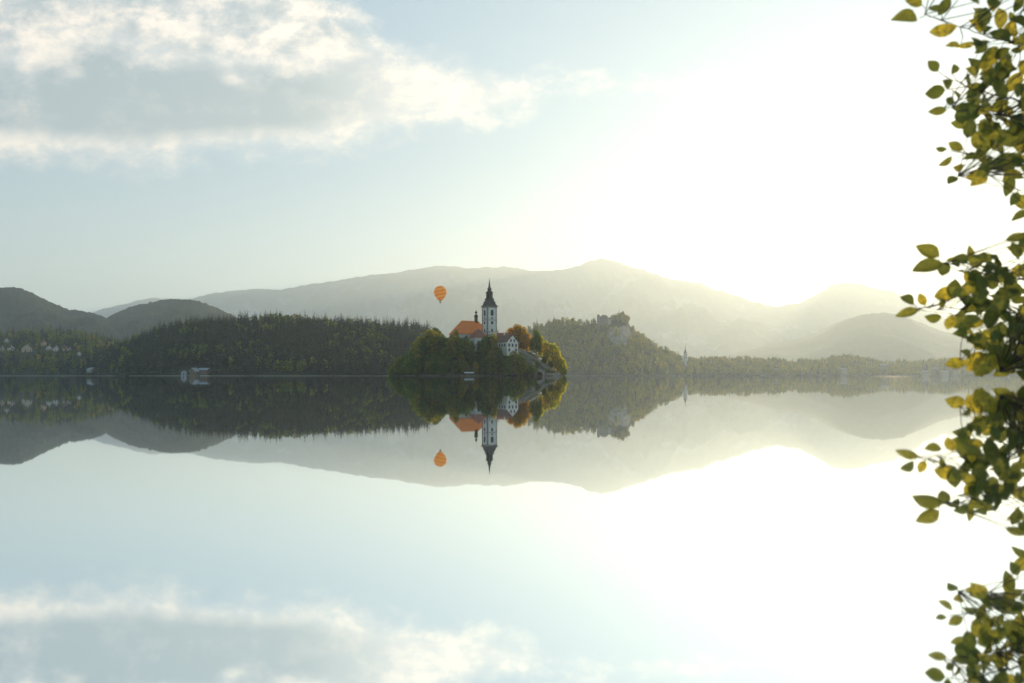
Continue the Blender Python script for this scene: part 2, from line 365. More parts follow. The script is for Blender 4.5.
def conifer(h, w, nl, per, leaf):
    c = []; 
    for i in range(nl):
        t = (i + .3) / nl; z = h * (.10 + .88 * t); r = w * .5 * (1 - t) ** .8 + .35
        m = max(3, int(per * (1 - t) + 3))
        ang = RNG.random(m) * 6.283; rr = r * (.35 + .7 * RNG.random(m)) * (.85 + .3 * math.sin(i * 2.1))
        c.append(np.stack([rr * np.cos(ang), rr * np.sin(ang), z - rr * .32 + RNG.random(m) * .5], 1))
    c = np.concatenate(c)
    out = c.copy(); out[:, 2] = 0; L = np.linalg.norm(out, axis=1)[:, None] + 1e-6; out = out / L
    out[:, 2] = -.45; out /= np.linalg.norm(out, axis=1)[:, None]
    side = np.cross(out, np.array([0, 0, 1.0])); side /= np.linalg.norm(side, axis=1)[:, None]
    side += RNG.normal(size=side.shape) * .3
    s = (leaf * (.6 + .8 * RNG.random(len(c))) * np.clip(1.25 - c[:, 2] / h, .35, 1))[:, None]
    v = np.stack([c + out * s, c + side * s * .6, c - out * s * .8, c - side * s * .6], 1).reshape(-1, 3)
    crown = (v, np.arange(len(v)).reshape(-1, 4))
    trunk = trunkquads([(0, 0, -1), (0, 0, h * .5), (0, 0, h * .93)], [h * .013, h * .008, .03])
    return crown, trunk
def broadleaf(h, w, lobes, per, leaf, low=.28):
    c = []; limbs = []
    for i in range(lobes):
        t = (i + .5) / lobes; z = h * (low + (1 - low) * (.08 + .8 * t)); ang = i * 2.4 + RNG.random() * .8
        prof = math.sin(math.pi * min(1, .18 + .74 * t)) ** .7
        rr = w * .5 * prof * (.25 + .75 * RNG.random() ** .6) * .72
        R = w * (.13 + .12 * RNG.random()); cen = np.array([rr * math.cos(ang), rr * math.sin(ang), z])
        d = RNG.normal(size=(per, 3)); d /= np.linalg.norm(d, axis=1)[:, None]
        c.append(cen + d * np.array([R, R, R * .78]) * (.55 + .5 * RNG.random(per) ** .6)[:, None])
        if i % 2 == 0: limbs.append(trunkquads([(0, 0, h * (low * .6 + .3 * t)), tuple(cen * np.array([.5, .5, 1]) - np.array([0, 0, R * .6])), tuple(cen)], [h * .009, h * .005, h * .002], 4))
    c = np.concatenate(c)
    return leafquads(c, leaf), cat([trunkquads([(0, 0, -1.2), (.1, 0, h * .3), (0, .1, h * .78)], [h * .022, h * .015, h * .004])] + limbs)

def mesh_np(name, V, Fq, mats, mi=None):
    me = bpy.data.meshes.new(name); nf = len(Fq)
    me.vertices.add(len(V)); me.vertices.foreach_set('co', V.astype(np.float32).ravel())
    me.loops.add(nf * 4); me.loops.foreach_set('vertex_index', Fq.astype(np.int32).ravel())
    me.polygons.add(nf); me.polygons.foreach_set('loop_start', np.arange(0, nf * 4, 4, dtype=np.int32))
    for m in mats: me.materials.append(m)
    if mi is not None: me.polygons.foreach_set('material_index', mi.astype(np.int32))
    me.update(calc_edges=True); return me

FAR_CON = [conifer(h, w, 15, 14, 1.55) for h, w in ((22, 8.5), (25, 9), (19, 8), (23, 7.6))]
FAR_BRO = [broadleaf(h, w, 9, 30, .95, .12) for h, w in ((15, 10), (17, 11), (13, 9), (18, 9.5))]
def wood(name, spots, label, cat_):
    """one mass of far-off trees: spots = (x, y, z, scale, proto index, kind)"""
    V = []; Fq = []; MI = []; o = 0
    for x, y, z, sc, pi, kind in spots:
        crown, trunk = (FAR_CON if kind == 0 else FAR_BRO)[pi % 4]
        a = RNG.random() * 6.283; c, s = math.cos(a), math.sin(a); R = np.array([[c, s, 0], [-s, c, 0], [0, 0, 1]])
        for k, (v, f) in enumerate((crown, trunk)):
            V.append((v @ R) * sc + np.array([x, y, z])); Fq.append(f + o); o += len(v)
            MI.append(np.full(len(f), kind if k == 0 else 3))
    me = mesh_np(name, np.concatenate(V), np.concatenate(Fq), [M_SPRUCE, M_LEAF, M_OLIVE, M_BARK], np.concatenate(MI))
    ob = bpy.data.objects.new(name, me); COL.objects.link(ob); return tag(ob, label, cat_, kind='stuff')
def single_mesh(proto, name, mat):
    (cv, cf), (tv, tf) = proto; V, Q = cat([proto[0], proto[1]])
    return mesh_np(name, V, Q, [mat, M_BARK], np.concatenate([np.zeros(len(cf)), np.ones(len(tf))]))

def scatter(hill, px0, px1, n, v0=0.0, v1=1.02, exclude=None, mind=4.2, conif=.6, gold=.1):
    cells = {}; out = []
    for _ in range(n * 3):
        if len(out) >= n: break
        px = random.uniform(px0, px1); df, dr = hill.Df(px), hill.Dr(px); v = random.uniform(v0, v1); D = df + (dr - df) * v
        if random.random() > D / dr: continue
        if hill.H(px) < 1.0 : continue
        x = (px - CX) / F * D; key = (int(x // mind), int(D // mind))
        if key in cells: continue
        z = hill.height(px, min(D, dr)) - .4; py = HY - z / D * F
        if exclude and exclude(px, py, v): continue
        cells[key] = 1
        nz = noise.noise(Vector((x * .013, D * .013, 3)))
        kind = 0 if random.random() < conif + nz * .9 else (2 if random.random() < gold else 1)
        out.append((x, D, z, random.uniform(.72, 1.12), random.randrange(4), kind, px, py, v))
    return out

# ---- the wooded hill on the left: 300 trees of its crest and waterside one by one, the rest as one mass
def ex_left(px, py, v): return (178 < px < 214 and v < .10)
L = scatter(left_hill, 78, 500, 2900, exclude=ex_left, mind=5.0, conif=.95, gold=.06)
L.sort(key=lambda q: -((1.2 if q[8] < .06 else 0) + (1.5 if q[8] > .93 else 0) + (q[3] * .2)) if q[6] < 432 else 9)
left_single, left_rest = L[:240], L[240:]
wood('forest', [q[:6] for q in left_rest], 'dense dark spruce and beech forest covering the long wooded hill left of the island', 'forest')
SM = {0: [single_mesh(p, 'spruce_tree', M_SPRUCE) for p in FAR_CON], 1: [single_mesh(p, 'broadleaf_tree', M_LEAF) for p in FAR_BRO], 2: [single_mesh(p, 'golden_tree', M_OLIVE) for p in FAR_BRO]}
KN = {0: 'spruce_tree', 1: 'broadleaf_tree', 2: 'golden_tree'}
def singles(spots, labels, groups):
    for q in spots:
        x, y, z, sc, pi, kind = q[:6]; where = 'crest' if q[8] > .5 else 'shore'
        o = bpy.data.objects.new(KN[kind], SM[kind][pi]); COL.objects.link(o); o.location = (x, y, z); o.scale = (sc,) * 3
        o.rotation_euler = (0, 0, random.random() * 6.28)
        tag(o, labels[kind, where], {0: 'spruce', 1: 'tree', 2: 'tree'}[kind], groups[kind, where])
LW = 'of the long dark hill left of the island'
singles(left_single, {(0, 'crest'): 'pointed dark spruce on the crest ' + LW, (1, 'crest'): 'round green tree on the crest ' + LW, (2, 'crest'): 'golden green tree on the crest ' + LW,
                      (0, 'shore'): 'dark spruce at the waterside foot ' + LW, (1, 'shore'): 'green broadleaf tree at the waterside foot ' + LW, (2, 'shore'): 'golden green tree at the waterside foot ' + LW},
        {(k, w): f"{('spruces', 'green trees', 'golden trees')[k]} on the {'crest' if w == 'crest' else 'waterside'} of the left wooded hill" for k in range(3) for w in ('crest', 'shore')})

# ---- village slope on the far left
HOUSES_LEFT = [(27, 352, 7, 9), (1, 351, 5, 7), (6, 341.5, 5, 6), (10.5, 350.5, 4, 7), (43, 345.5, 3.5, 7), (49, 349.5, 4, 6), (55.5, 350.5, 4, 6), (65, 350.5, 3, 6), (69, 350.5, 3.5, 5), (79, 355, 4, 5), (92, 368, 6, 6)]
def ex_vil(px, py, v):
    for hx, hy, r, up in HOUSES_LEFT:
        if abs(px - hx) < r and hy - 2 < py < hy + up + 1.5: return True
    return px < 40 and 352 < py < 357
VT = scatter(village_hill, -60, 148, 1000, exclude=ex_vil, mind=5.0, conif=.5, gold=.14)
wood('forest', [q[:5] + (q[5],) for q in VT], 'dark mixed wood between the village houses on the far left shore', 'forest')

# ---- castle hill and the low far shore on the right
def ex_right(px, py, v):
    if 596 < px < 609 and v > .9: return True
    if 608 < px < 632 and 325 < py < 347 and noise.noise(Vector((px * .25, py * .12, 3))) > -.38: return True
    for hx in (671, 843.5, 884, 925, 934, 944, 955):
        if abs(px - hx) < 4 and v < .35 and py > 366: return True
    if 681 < px < 689 and v > .1 and py < 372: return True
    return False
RT = scatter(right_hill, 500, 1120, 5600, exclude=ex_right, mind=7.0, conif=.12, gold=.75)
RT = [q[:3] + (q[3] * (1.4 + .8 * noise.noise(Vector((q[0] * .012, q[1] * .004, 1)))),) + q[4:] for q in RT]
wood('forest', [q[:6] for q in RT], 'hazy sunlit woodland over the castle hill and the low far shore on the right', 'forest')

# ------------------------------------------------------------------ cliff under the castle
def on_hill(hill, px, py):
    """point of the hill that shows at this picture height"""
    df, dr = hill.Df(px), hill.Dr(px)
    for k in range(200):
        D = lerp(df, dr, k / 199); z = hill.height(px, D)
        if HY - z / D * F <= py: return Vector(((px - CX) / F * D, D, z - .2))
    return Vector(((px - CX) / F * dr, dr, hill.height(px, dr)))
def build_cliff():
    mb = MB(); nu, nv = 44, 30; vs = []
    for i in range(nu + 1):
        px = lerp(606, 635, i / nu)
        top = interp(px, [(606, 331), (611, 327), (618, 328), (624, 325.5), (629, 327), (635, 336)]); bot = interp(px, [(606, 336), (612, 343), (622, 348), (630, 349), (635, 342)])
        Db, Dt = on_hill(right_hill, px, bot).y, on_hill(right_hill, px, top).y
        for j in range(nv + 1):
            py = lerp(bot, top, j / nv)
            D = lerp(Db, Dt, j / nv) - 3 - 16 * math.sin(math.pi * i / nu) * math.sin(math.pi * j / nv)
            n1 = noise.fractal(Vector((px * .35, py * .12, 5)), 1, 2, 6) * 16
            p = P(px, py, D - abs(n1)); vs.append(p)
        # back row
        vs.append(P(px, top + 2, Dt + 30))
    r = nv + 2
    mb.add(vs, [(i * r + j, (i + 1) * r + j, (i + 1) * r + j + 1, i * r + j + 1) for i in range(nu) for j in range(r - 1)])
    m = rng_mat('limestone', (.27, .24, .19), (.17, .155, .115), (.08, .085, .04), .04, .022, 3)
    tag(mb.build('cliff', m), kind='structure')
build_cliff()

# ------------------------------------------------------------------ buildings
def window(par, name, c, w, h, n, lay=('frame',), fr=M_STONE, arch=False):
    """c: centre on the wall, n: outward unit normal (local xy). frame with pane as its sub-part"""
    n = Vector((n[0], n[1], 0)).normalized(); t = Vector((-n.y, n.x, 0)); c = Vector(c); up = Vector((0, 0, 1))
    def outline(hw, hh):
        pts = [(-hw, -hh), (hw, -hh)]
        if arch: pts += [(hw * math.cos(a), hh - hw + hw * math.sin(a)) for a in [k * math.pi / 6 for k in range(7)]]
        else: pts += [(hw, hh), (-hw, hh)]
        return pts
    o1, o2 = outline(w / 2 + .16, h / 2 + .16), outline(w / 2, h / 2); k = len(o1)
    q = lambda pt, d: c + t * pt[0] + up * pt[1] + n * d
    mb = MB(); vs = [q(p, .12) for p in o1] + [q(p, .12) for p in o2] + [q(p, -.05) for p in o1] + [q(p, .02) for p in o2]
    fs = []
    for i in range(k):
        j = (i + 1) % k; fs += [(i, j, k + j, k + i), (i, 2 * k + i, 2 * k + j, j), (k + i, k + j, 3 * k + j, 3 * k + i)]
    mb.add(vs, fs); f = mb.build(name, fr, par)
    mp = MB(); mp.add([q(p, .04) for p in o2], [tuple(range(k))])
    mp.build('pane', M_GLASS, f); return f

def gable_house(name, label, catg, loc, w, l, hw, hr, rz, wall=M_WHITE, roof=M_BROWN, group=None, chim=True, wins=(), over=.45, hip=0.0, door=False, base=3.0):
    """gable faces local -y; ridge along y. loc = ground point"""
    e = empty(name, loc, label, catg, group, rz)
    a, b = w / 2, l / 2; mb = MB()
    k = hip * a
    if hip: mb.box((0, 0, (hw - base) / 2), (w, l, hw + base))
    else:
        vs = [(-a, -b, -base), (a, -b, -base), (a, -b, hw), (0, -b, hw + hr), (-a, -b, hw), (-a, b, -base), (a, b, -base), (a, b, hw), (0, b, hw + hr), (-a, b, hw)]
        mb.add(vs, [(0, 1, 2, 3, 4), (9, 8, 7, 6, 5), (0, 5, 6, 1), (1, 6, 7, 2), (0, 4, 9, 5), (2, 7, 8, 3), (3, 8, 9, 4)])
    mb.build('wall', wall, e)
    s = hr / a; o = over; th = .28; R = MB()
    zr = hw + hr + .06; ze = hw - o * s + .06
    A, B = a + o, b + o
    if hip:
        rb = max(.05, B - A * hip)
        lo = [(-A, -B, ze), (A, -B, ze), (A, B, ze), (-A, B, ze), (0, -rb, zr), (0, rb, zr)]
        vs = [(x, y, z + th) for x, y, z in lo] + lo[:4]
        R.add(vs, [(0, 1, 4), (1, 2, 5, 4), (2, 3, 5), (3, 0, 4, 5), (6, 9, 8, 7), (0, 6, 7, 1), (1, 7, 8, 2), (2, 8, 9, 3), (3, 9, 6, 0)])
    else:
        for sg in (-1, 1):
            vs = [(0, -B, zr), (sg * A, -B, ze), (sg * A, B, ze), (0, B, zr)]; vs += [(x, y, z + th) for x, y, z in vs]
            R.add(vs, [(0, 1, 2, 3), (4, 7, 6, 5), (0, 4, 5, 1), (1, 5, 6, 2), (2, 6, 7, 3)])
    r = R.build('roof', roof, e)
    if chim:
        c = MB(); c.box((a * .3, b * .35, hw + hr * .95), (.9, .7, hr * .7 + 1.4)); c.box((a * .3, b * .35, hw + hr * 1.3 + .75), (1.1, .9, .2)); c.build('chimney', wall, r)
    for (fx, z, ww, hh, side) in wins:
        if side == 'f': window(e, 'window', (fx, -b, z), ww, hh, (0, -1))
        elif side == 'r': window(e, 'window', (a, fx, z), ww, hh, (1, 0))
        else: window(e, 'window', (-a, fx, z), ww, hh, (-1, 0))
    if door:
        d = MB(); d.box((0, -b - .04, 1.1), (1.3, .14, 2.2)); d.build('door', M_WOOD, e)
    return e

# ---- island terrain
IX, IY, IA, IB, IH = -24.0, 574.0, 63.0, 49.0, 18.0
def island_h(x, y):
    ang = math.atan2((y - IY) / IB, (x - IX) / IA); r = math.hypot((x - IX) / IA, (y - IY) / IB)
    r *= 1 + .035 * math.sin(ang * 5 + 1) + .02 * math.sin(ang * 11)
    t = (1 - r) / .42
    if t < 0: return t * 4
    return IH * sstep(min(1, t)) ** .9 + .5 + .35 * noise.noise(Vector((x * .15, y * .15, 0)))
def build_island():
    mb = MB(); n, m = 96, 26; vs = [(IX, IY, island_h(IX, IY))]
    for j in range(1, m + 1):
        for k in range(n):
            a = 2 * math.pi * k / n; r = 1.12 * j / m
            x, y = IX + IA * r * math.cos(a), IY + IB * r * math.sin(a); vs.append((x, y, island_h(x, y)))
    fs = [(0, 1 + k, 1 + (k + 1) % n) for k in range(n)]
    for j in range(m - 1):
        for k in range(n):
            a, b = 1 + j * n + k, 1 + j * n + (k + 1) % n; fs.append((a, a + n, b + n, b))
    mb.add(vs, fs); tag(mb.build('island', M_FLOOR if False else material('island_soil', (.07, .07, .035), (.10, .085, .05), .95, .3, bump=.1, bscale=2), smooth=True), kind='structure')
build_island()

# ---- pilgrimage church: nave
TH = rad(31)
def church():
    O = P(470, 376, 562); O.z = IH
    e = empty('church', O, 'white church with steep orange tiled hip roof on top of the wooded island', 'church', None, TH)
    Lr, a, hw, zr = 7.0, 7.2, 31.0 - IH, 41.2 - IH
    b = Lr + 6.0
    w = MB(); w.box((0, 0, (hw - 4) / 2), (2 * b, 2 * a, hw + 4)); w.box((0, 0, hw - .25), (2 * b + .5, 2 * a + .5, .5)); w.build('wall', M_WHITE, e)
    R = MB(); A, B, ze = a + .7, b + .7, hw - .2; th = .35
    lo = [(-B, -A, ze), (B, -A, ze), (B, A, ze), (-B, A, ze)]
    vs = [(x, y, z + th) for x, y, z in lo] + [(-Lr, 0, zr), (Lr, 0, zr)] + lo
    R.add(vs, [(0, 1, 5, 4), (1, 2, 5), (2, 3, 4, 5), (3, 0, 4), (6, 9, 8, 7), (0, 6, 7, 1), (1, 7, 8, 2), (2, 8, 9, 3), (3, 9, 6, 0)])
    # ridge and hip caps
    for p, q in (((-Lr, 0, zr), (Lr, 0, zr)), ((-B, -A, ze + th), (-Lr, 0, zr)), ((B, -A, ze + th), (Lr, 0, zr)), ((-B, A, ze + th), (-Lr, 0, zr))): R.tube([p, q], .16, 5)
    roof = R.build('roof', M_TILE, e)
    # ridge turret: louvred drum, onion dome, finial
    t = MB(); t.lathe([(1.25, -1.6), (1.25, 3.3), (1.55, 3.4), (1.55, 3.7)], (5.2, 0, zr), 8, rot=.39); tr = t.build('turret', M_SHINGLE, roof)
    d = MB(); d.lathe([(1.55, 3.7), (1.5, 4.2), (1.0, 4.8), (.45, 5.2), (.38, 5.8), (.95, 6.3), (1.05, 6.8), (.6, 7.3), (.15, 7.8), (.06, 9.2)], (5.2, 0, zr), 12); d.build('dome', M_SHINGLE, roof, True)
    for k in range(4):
        xx = -b + (k + .5) * 2 * b / 4; window(e, 'window', (xx, -a, hw * .52), 1.7, 5.0, (0, -1), arch=True)
    for yy in (-3.2, 3.2): window(e, 'window', (-b, yy, hw * .52), 1.5, 4.4, (-1, 0), arch=True)
church()
A_ = P(478.5, 376, 549); A_.z = IH
gable_house('sacristy', 'low white annex with dark red-brown hip roof in front of the orange church roof', 'annex', A_, 10.5, 9.5, 10.3, 6.0, TH, M_WHITE, M_REDTILE, chim=False, hip=.8,
            wins=[(-2.6, 6.5, 1.3, 2.2, 'f'), (2.4, 6.5, 1.3, 2.2, 'f'), (0, 6.2, 1.3, 2.2, 'l')])

def bell_tower():
    O = P(489.4, 376, 556); O.z = IH
    e = empty('bell_tower', O, 'tall square white bell tower with dark baroque spire beside the orange church roof', 'tower', None, TH)
    a = 3.97; zt = 51.3 - IH
    w = MB(); w.box((0, 0, (zt - 3) / 2), (2 * a, 2 * a, zt + 3))
    w.build('shaft', M_WHITE, e)
    q = MB()
    for sx in (-1, 1):
        for sy in (-1, 1): q.box((sx * (a - .33), sy * (a - .33), (zt - 4) / 2), (.95, .95, zt + 4 - .8))
    q.box((0, 0, zt * .70), (2 * a + .3, 2 * a + .3, .35)); q.box((0, 0, zt * .44), (2 * a + .3, 2 * a + .3, .35))
    q.build('quoin_trim', M_STONE, e)
    c = MB(); c.box((0, 0, zt - .45), (2 * a + .5, 2 * a + .5, .9)); c.box((0, 0, zt + .15), (2 * a + 1.5, 2 * a + 1.5, .35)); c.build('cornice', M_STONE, e)
    s2 = math.sqrt(2)
    # concave bell roof on a square plan
    r = MB(); r.lathe([((a + .9) * s2, zt + .33), ((a + .35) * s2, zt + .8), ((a - .35) * s2, zt + 1.5), ((a - .6) * s2, zt + 2.4), ((a - .75) * s2, zt + 3.3), ((a - 1.3) * s2, zt + 4.4), ((a - 1.75) * s2, zt + 5.2), ((a - 1.4) * s2, zt + 5.5), ((a - 1.4) * s2, zt + 6.2)], (0, 0, 0), 4, rot=rad(45))
    rf = r.build('spire_roof', M_SHINGLE, e)
    l = MB(); zl = zt + 6.2
    for k in range(8):
        an = rad(22.5 + 45 * k); l.box((2.15 * math.cos(an), 2.15 * math.sin(an), zl + 2.1), (.6, .6, 4.2), an)
    l.lathe([(2.55, 0), (2.55, .9)], (0, 0, zl), 8); l.lathe([(1.2, .9), (1.2, 4.2)], (0, 0, zl), 8); l.build('lantern', M_SHINGLE, rf)
    z0 = zl + 4.2
    d = MB(); d.lathe([(2.95, 0), (2.85, .35), (2.1, .8), (1.5, 1.5), (1.25, 2.0), (1.6, 2.5), (1.6, 3.0), (1.15, 3.6), (.75, 4.6), (.45, 7.0), (.15, 9.6)], (0, 0, z0), 12); d.build('spire', M_SHINGLE, rf, True)
    g = MB(); g.lathe([(.05, 0), (.28, .25), (.28, .5), (.06, .75), (.06, 1.9)], (0, 0, z0 + 9.5), 8); g.box((0, 0, z0 + 10.9), (.85, .1, .12)); g.build('cross', M_GILT, rf)
    for n in ((0, -1), (-1, 0), (1, 0), (0, 1)):
        n3 = Vector((n[0], n[1], 0)) * a
        window(e, 'belfry_window', n3 + Vector((0, 0, zt - 4.6)), 2.0, 4.2, n, arch=True)
        for zz, ww, hh in ((zt - 12.0, 1.5, 1.9), (zt - 17.6, 1.1, 1.6), (zt - 22.6, 1.1, 1.6)): window(e, 'window', n3 + Vector((0, 0, zz)), ww, hh, n)
        cf = MB()
        t = Vector((-n[1], n[0], 0)); ccen = n3 * 1.0 + Vector((0, 0, zt - 8.6)); nn = Vector((n[0], n[1], 0))
        pts = [ccen + t * (math.cos(k * math.pi / 8) * .95) + Vector((0, 0, math.sin(k * math.pi / 8) * .95)) for k in range(16)]
        cf.add([p + nn * .1 for p in pts] + [p - nn * .05 for p in pts], [tuple(range(16))] + [(k, 16 + k, 16 + (k + 1) % 16, (k + 1) % 16) for k in range(16)])
        cf.build('round_panel', M_STONE, e)
bell_tower()

# white gabled house
AL = rad(42)
G = P(512.6, 376, 541)
dirb = Vector((-math.sin(AL), math.cos(AL), 0)); c = G + dirb * 8.0; c.z = 17.6
gable_house('provost_house', 'white gabled house with brown roof at the top of the island stairs', 'house', c, 10.9, 16, 7.0, 4.9, AL, M_WHITE, M_BROWN,
            wins=[(-3.3, 1.2, 1.3, 1.9, 'f'), (3.3, 1.2, 1.3, 1.9, 'f'), (-3.3, 4.6, 1.4, 2.0, 'f'), (0, 4.6, 1.4, 2.0, 'f'), (3.3, 4.6, 1.4, 2.0, 'f'), (-1.6, 8.0, 1.2, 1.7, 'f'), (1.6, 8.0, 1.2, 1.7, 'f')]
                 + [(y, 4.6, 1.1, 1.6, 'l') for y in (-5.6, -2.8, 0, 2.8, 5.6)])
c = P(500, 376, 566); c.z = 19.5
gable_house('low_house', 'long low house with red-brown roof between bell tower and white gabled house', 'house', c, 9, 15, 8.2, 4.6, rad(62), M_CREAM, M_REDTILE, wins=[(y, 5.5, 1, 1.4, 'l') for y in (-5, -1.6, 1.8, 5.2)])
c = P(445.5, 376, 560); c.z = 17
gable_house('chapel_house', 'small house with reddish roof peeping through trees left of the church', 'house', c, 7, 9, 7.0, 4.0, rad(-35), M_STONE, M_REDTILE, chim=False, wins=[(0, 4, 1, 1.5, 'f')])

# ---- stairway down to the landing
def stairway():
    T0 = P(521, 350, 551); B0 = P(559.5, 375.6, 551.5)
    e = empty('stairway', (B0.x, B0.y, 0), 'long stone stairway running down the right end of the island to the water', 'stairs')
    n = 70; s = MB(); wd = 5.0; x0 = B0.x
    for i in range(n):
        t = i / n; x = lerp(B0.x, T0.x, t) - x0; dx = abs(T0.x - B0.x) / n; z = lerp(.4, T0.z - .6, (i + 1) / n)
        gz = -1.0
        s.box((x - dx / 2, 2.2, (z + gz) / 2), (dx, wd, z - gz))
    s.build('steps', M_STONE, e)
    for nm, yy in (('parapet', -.55), ('parapet', 4.95)):
        w = MB(); Hh = 1.25
        xa, xb, za, zb = 0.6, T0.x - x0, .4, T0.z - .6
        vs = []
        for (x, z) in ((xa, za), (xb, zb)):
            for dy in (-.25, .25): vs += [(x, yy + dy, -1.5), (x, yy + dy, z + Hh)]
        w.add(vs, [(0, 1, 5, 4), (2, 6, 7, 3), (1, 3, 7, 5), (0, 2, 3, 1), (4, 5, 7, 6)]); w.build(nm, M_STONE, e)
stairway()
def boathouse():
    O = P(539, 376, 538); O.z = .3
    e = empty('boathouse', O, 'small stone landing shelter with dark arched opening at the foot of the stairs', 'boathouse', None, rad(6))
    w, l, h = 7.6, 6, 3.6
    m = MB()
    # front wall with an arched opening
    arc = [(-2.2, 0)] + [(-2.2 * math.cos(k * math.pi / 8), 1.2 + 1.5 * math.sin(k * math.pi / 8)) for k in range(9)] + [(2.2, 0)]
    outl = [(-w / 2, 0)] + [(lerp(-w / 2, w / 2, k / 8), h + (1.9 * (1 - abs(k - 4) / 4))) for k in range(9)] + [(w / 2, 0)]
    k = len(arc); vs = [(x, -l / 2, z) for x, z in outl] + [(x, -l / 2, z) for x, z in arc] + [(x, -l / 2 + .5, z) for x, z in arc]
    m.add(vs, [(i, i + 1, k + i + 1, k + i) for i in range(k - 1)] + [(k + i, k + i + 1, 2 * k + i + 1, 2 * k + i) for i in range(k - 1)])
    m.box((-w / 2 + .25, .1, h / 2), (.5, l - .3, h)); m.box((w / 2 - .25, .1, h / 2), (.5, l - .3, h)); m.box((0, l / 2 - .2, h / 2 + .5), (w - 1.02, .4, h + 1))
    m.build('wall', M_STONE, e)
    r = MB(); 
    for sg in (-1, 1):
        v4 = [(0, -l / 2 - .5, h + 1.95), (sg * (w / 2 + .5), -l / 2 - .5, h - .2), (sg * (w / 2 + .5), l / 2 + .5, h - .2), (0, l / 2 + .5, h + 1.95)]; v4 += [(x, y, z + .25) for x, y, z in v4]
        r.add(v4, [(0, 1, 2, 3), (4, 7, 6, 5), (0, 4, 5, 1), (1, 5, 6, 2), (2, 6, 7, 3)])
    r.build('roof', M_WOOD, e)
    d = MB(); d.box((0, l / 2 - .5, 1.4), (5.5, .1, 2.6)); d.build('shade_panel', M_DARK, e)  # near-black sheet added for the deep shade inside the arch
boathouse()
def terrace_wall(name, label, pts, h, th=.7, mat=M_STONE):
    mb = MB(); o = Vector((pts[0][0], pts[0][1], 0)); e = None
    for (x0, y0, z0), (x1, y1, z1) in zip(pts, pts[1:]):
        d = Vector((x1 - x0, y1 - y0, 0)).normalized(); n = Vector((-d.y, d.x, 0)) * th / 2
        vs = []
        for (x, y, z) in ((x0, y0, z0), (x1, y1, z1)):
            p = Vector((x, y, 0)) - o
            vs += [p + n + Vector((0, 0, z - 2)), p - n + Vector((0, 0, z - 2)), p - n + Vector((0, 0, z + h)), p + n + Vector((0, 0, z + h))]
        mb.add(vs, [(0, 1, 2, 3), (4, 7, 6, 5), (0, 4, 5, 1), (1, 5, 6, 2), (2, 6, 7, 3), (3, 7, 4, 0)])
    ob = mb.build(name, mat); ob.location = o; tag(ob, label, 'wall'); return ob
a, b, c = P(525.5, 376, 540), P(531, 376, 539), P(535, 376, 540)
terrace_wall('garden_wall', 'pale stone terrace wall on the slope left of the landing shelter', [(a.x, a.y, 6.3), (b.x, b.y, 6.0), (c.x, c.y, 5.2)], 5.0, .9, M_STONE)
qy = []
for k in range(26):
    an = rad(200 + k * 5.6); rr = 1.0 / (1 + .035 * math.sin(math.atan2(math.sin(an), math.cos(an)) * 5 + 1) + .02 * math.sin(math.atan2(math.sin(an), math.cos(an)) * 11))
    qy.append((IX + IA * rr * math.cos(an), IY + IB * rr * math.sin(an), 0))
terrace_wall('quay_wall', 'low dark stone quay wall along the island waterline', qy, .7, .7, material('mossy_stone', (.10, .09, .07), (.06, .06, .045), .9, .8))
c = P(549, 376, 541)
terrace_wall('landing_wall', 'brownish stone landing wall right of the shelter arch', [(c.x - 2.6, c.y, 0), (c.x + 6.5, c.y + 5.5, 0)], 2.4, .8, material('brown_stone', (.26, .20, .15), (.18, .14, .11), .9, .8))

# ---- covered rowing boat
def boat():
    O = P(468.8, 376, 517); O.z = .02
    e = empty('covered_boat', O, 'pale covered rowing boat with a cloth canopy moored below the church', 'boat', None, rad(8))
    L = 10.4; n = 18; h = MB(); vs = []
    for i in range(n + 1):
        t = i / n; x = (t - .5) * L; wv = 1.15 * math.sin(math.pi * (.06 + .88 * t)) ** .6; sh = .55 + .7 * (2 * t - 1) ** 4
        for s, z in ((-1, sh), (-.82, -.15), (0, -.25), (.82, -.15), (1, sh), (.9, sh), (0, .1), (-.9, sh)): vs.append((x, s * wv, z))
    h.add(vs, [(i * 8 + k, (i + 1) * 8 + k, (i + 1) * 8 + (k + 1) % 8, i * 8 + (k + 1) % 8) for i in range(n) for k in range(8)]); h.add(vs[:8], [tuple(range(8))]); h.add(vs[-8:], [tuple(range(8))[::-1]])
    h.build('hull', M_WOOD, e, True)
    c = MB(); vs = []
    for i in range(9):
        x = -3.2 + i * .85
        for k in range(9):
            a = math.pi * k / 8; vs.append((x, -1.3 * math.cos(a), 2.05 + .75 * math.sin(a) - .08 * abs(math.sin(i * 1.57))))
    c.add(vs, [(i * 9 + k, (i + 1) * 9 + k, (i + 1) * 9 + k + 1, i * 9 + k + 1) for i in range(8) for k in range(8)]); c.build('canopy', M_CANVAS, e, True)
    for x in (-3.2, .2, 3.6):
        for s in (-1, 1):
            p = MB(); p.tube([(x, s * 1.12, .4), (x, s * 1.28, 2.1)], .05, 6); p.build('canopy_post', M_WOOD, e)
    for x in (-2, -.4, 1.2, 2.8): b = MB(); b.box((x, 0, .45), (.35, 1.9, .07)); b.build('bench', M_WOOD, e)
boat()

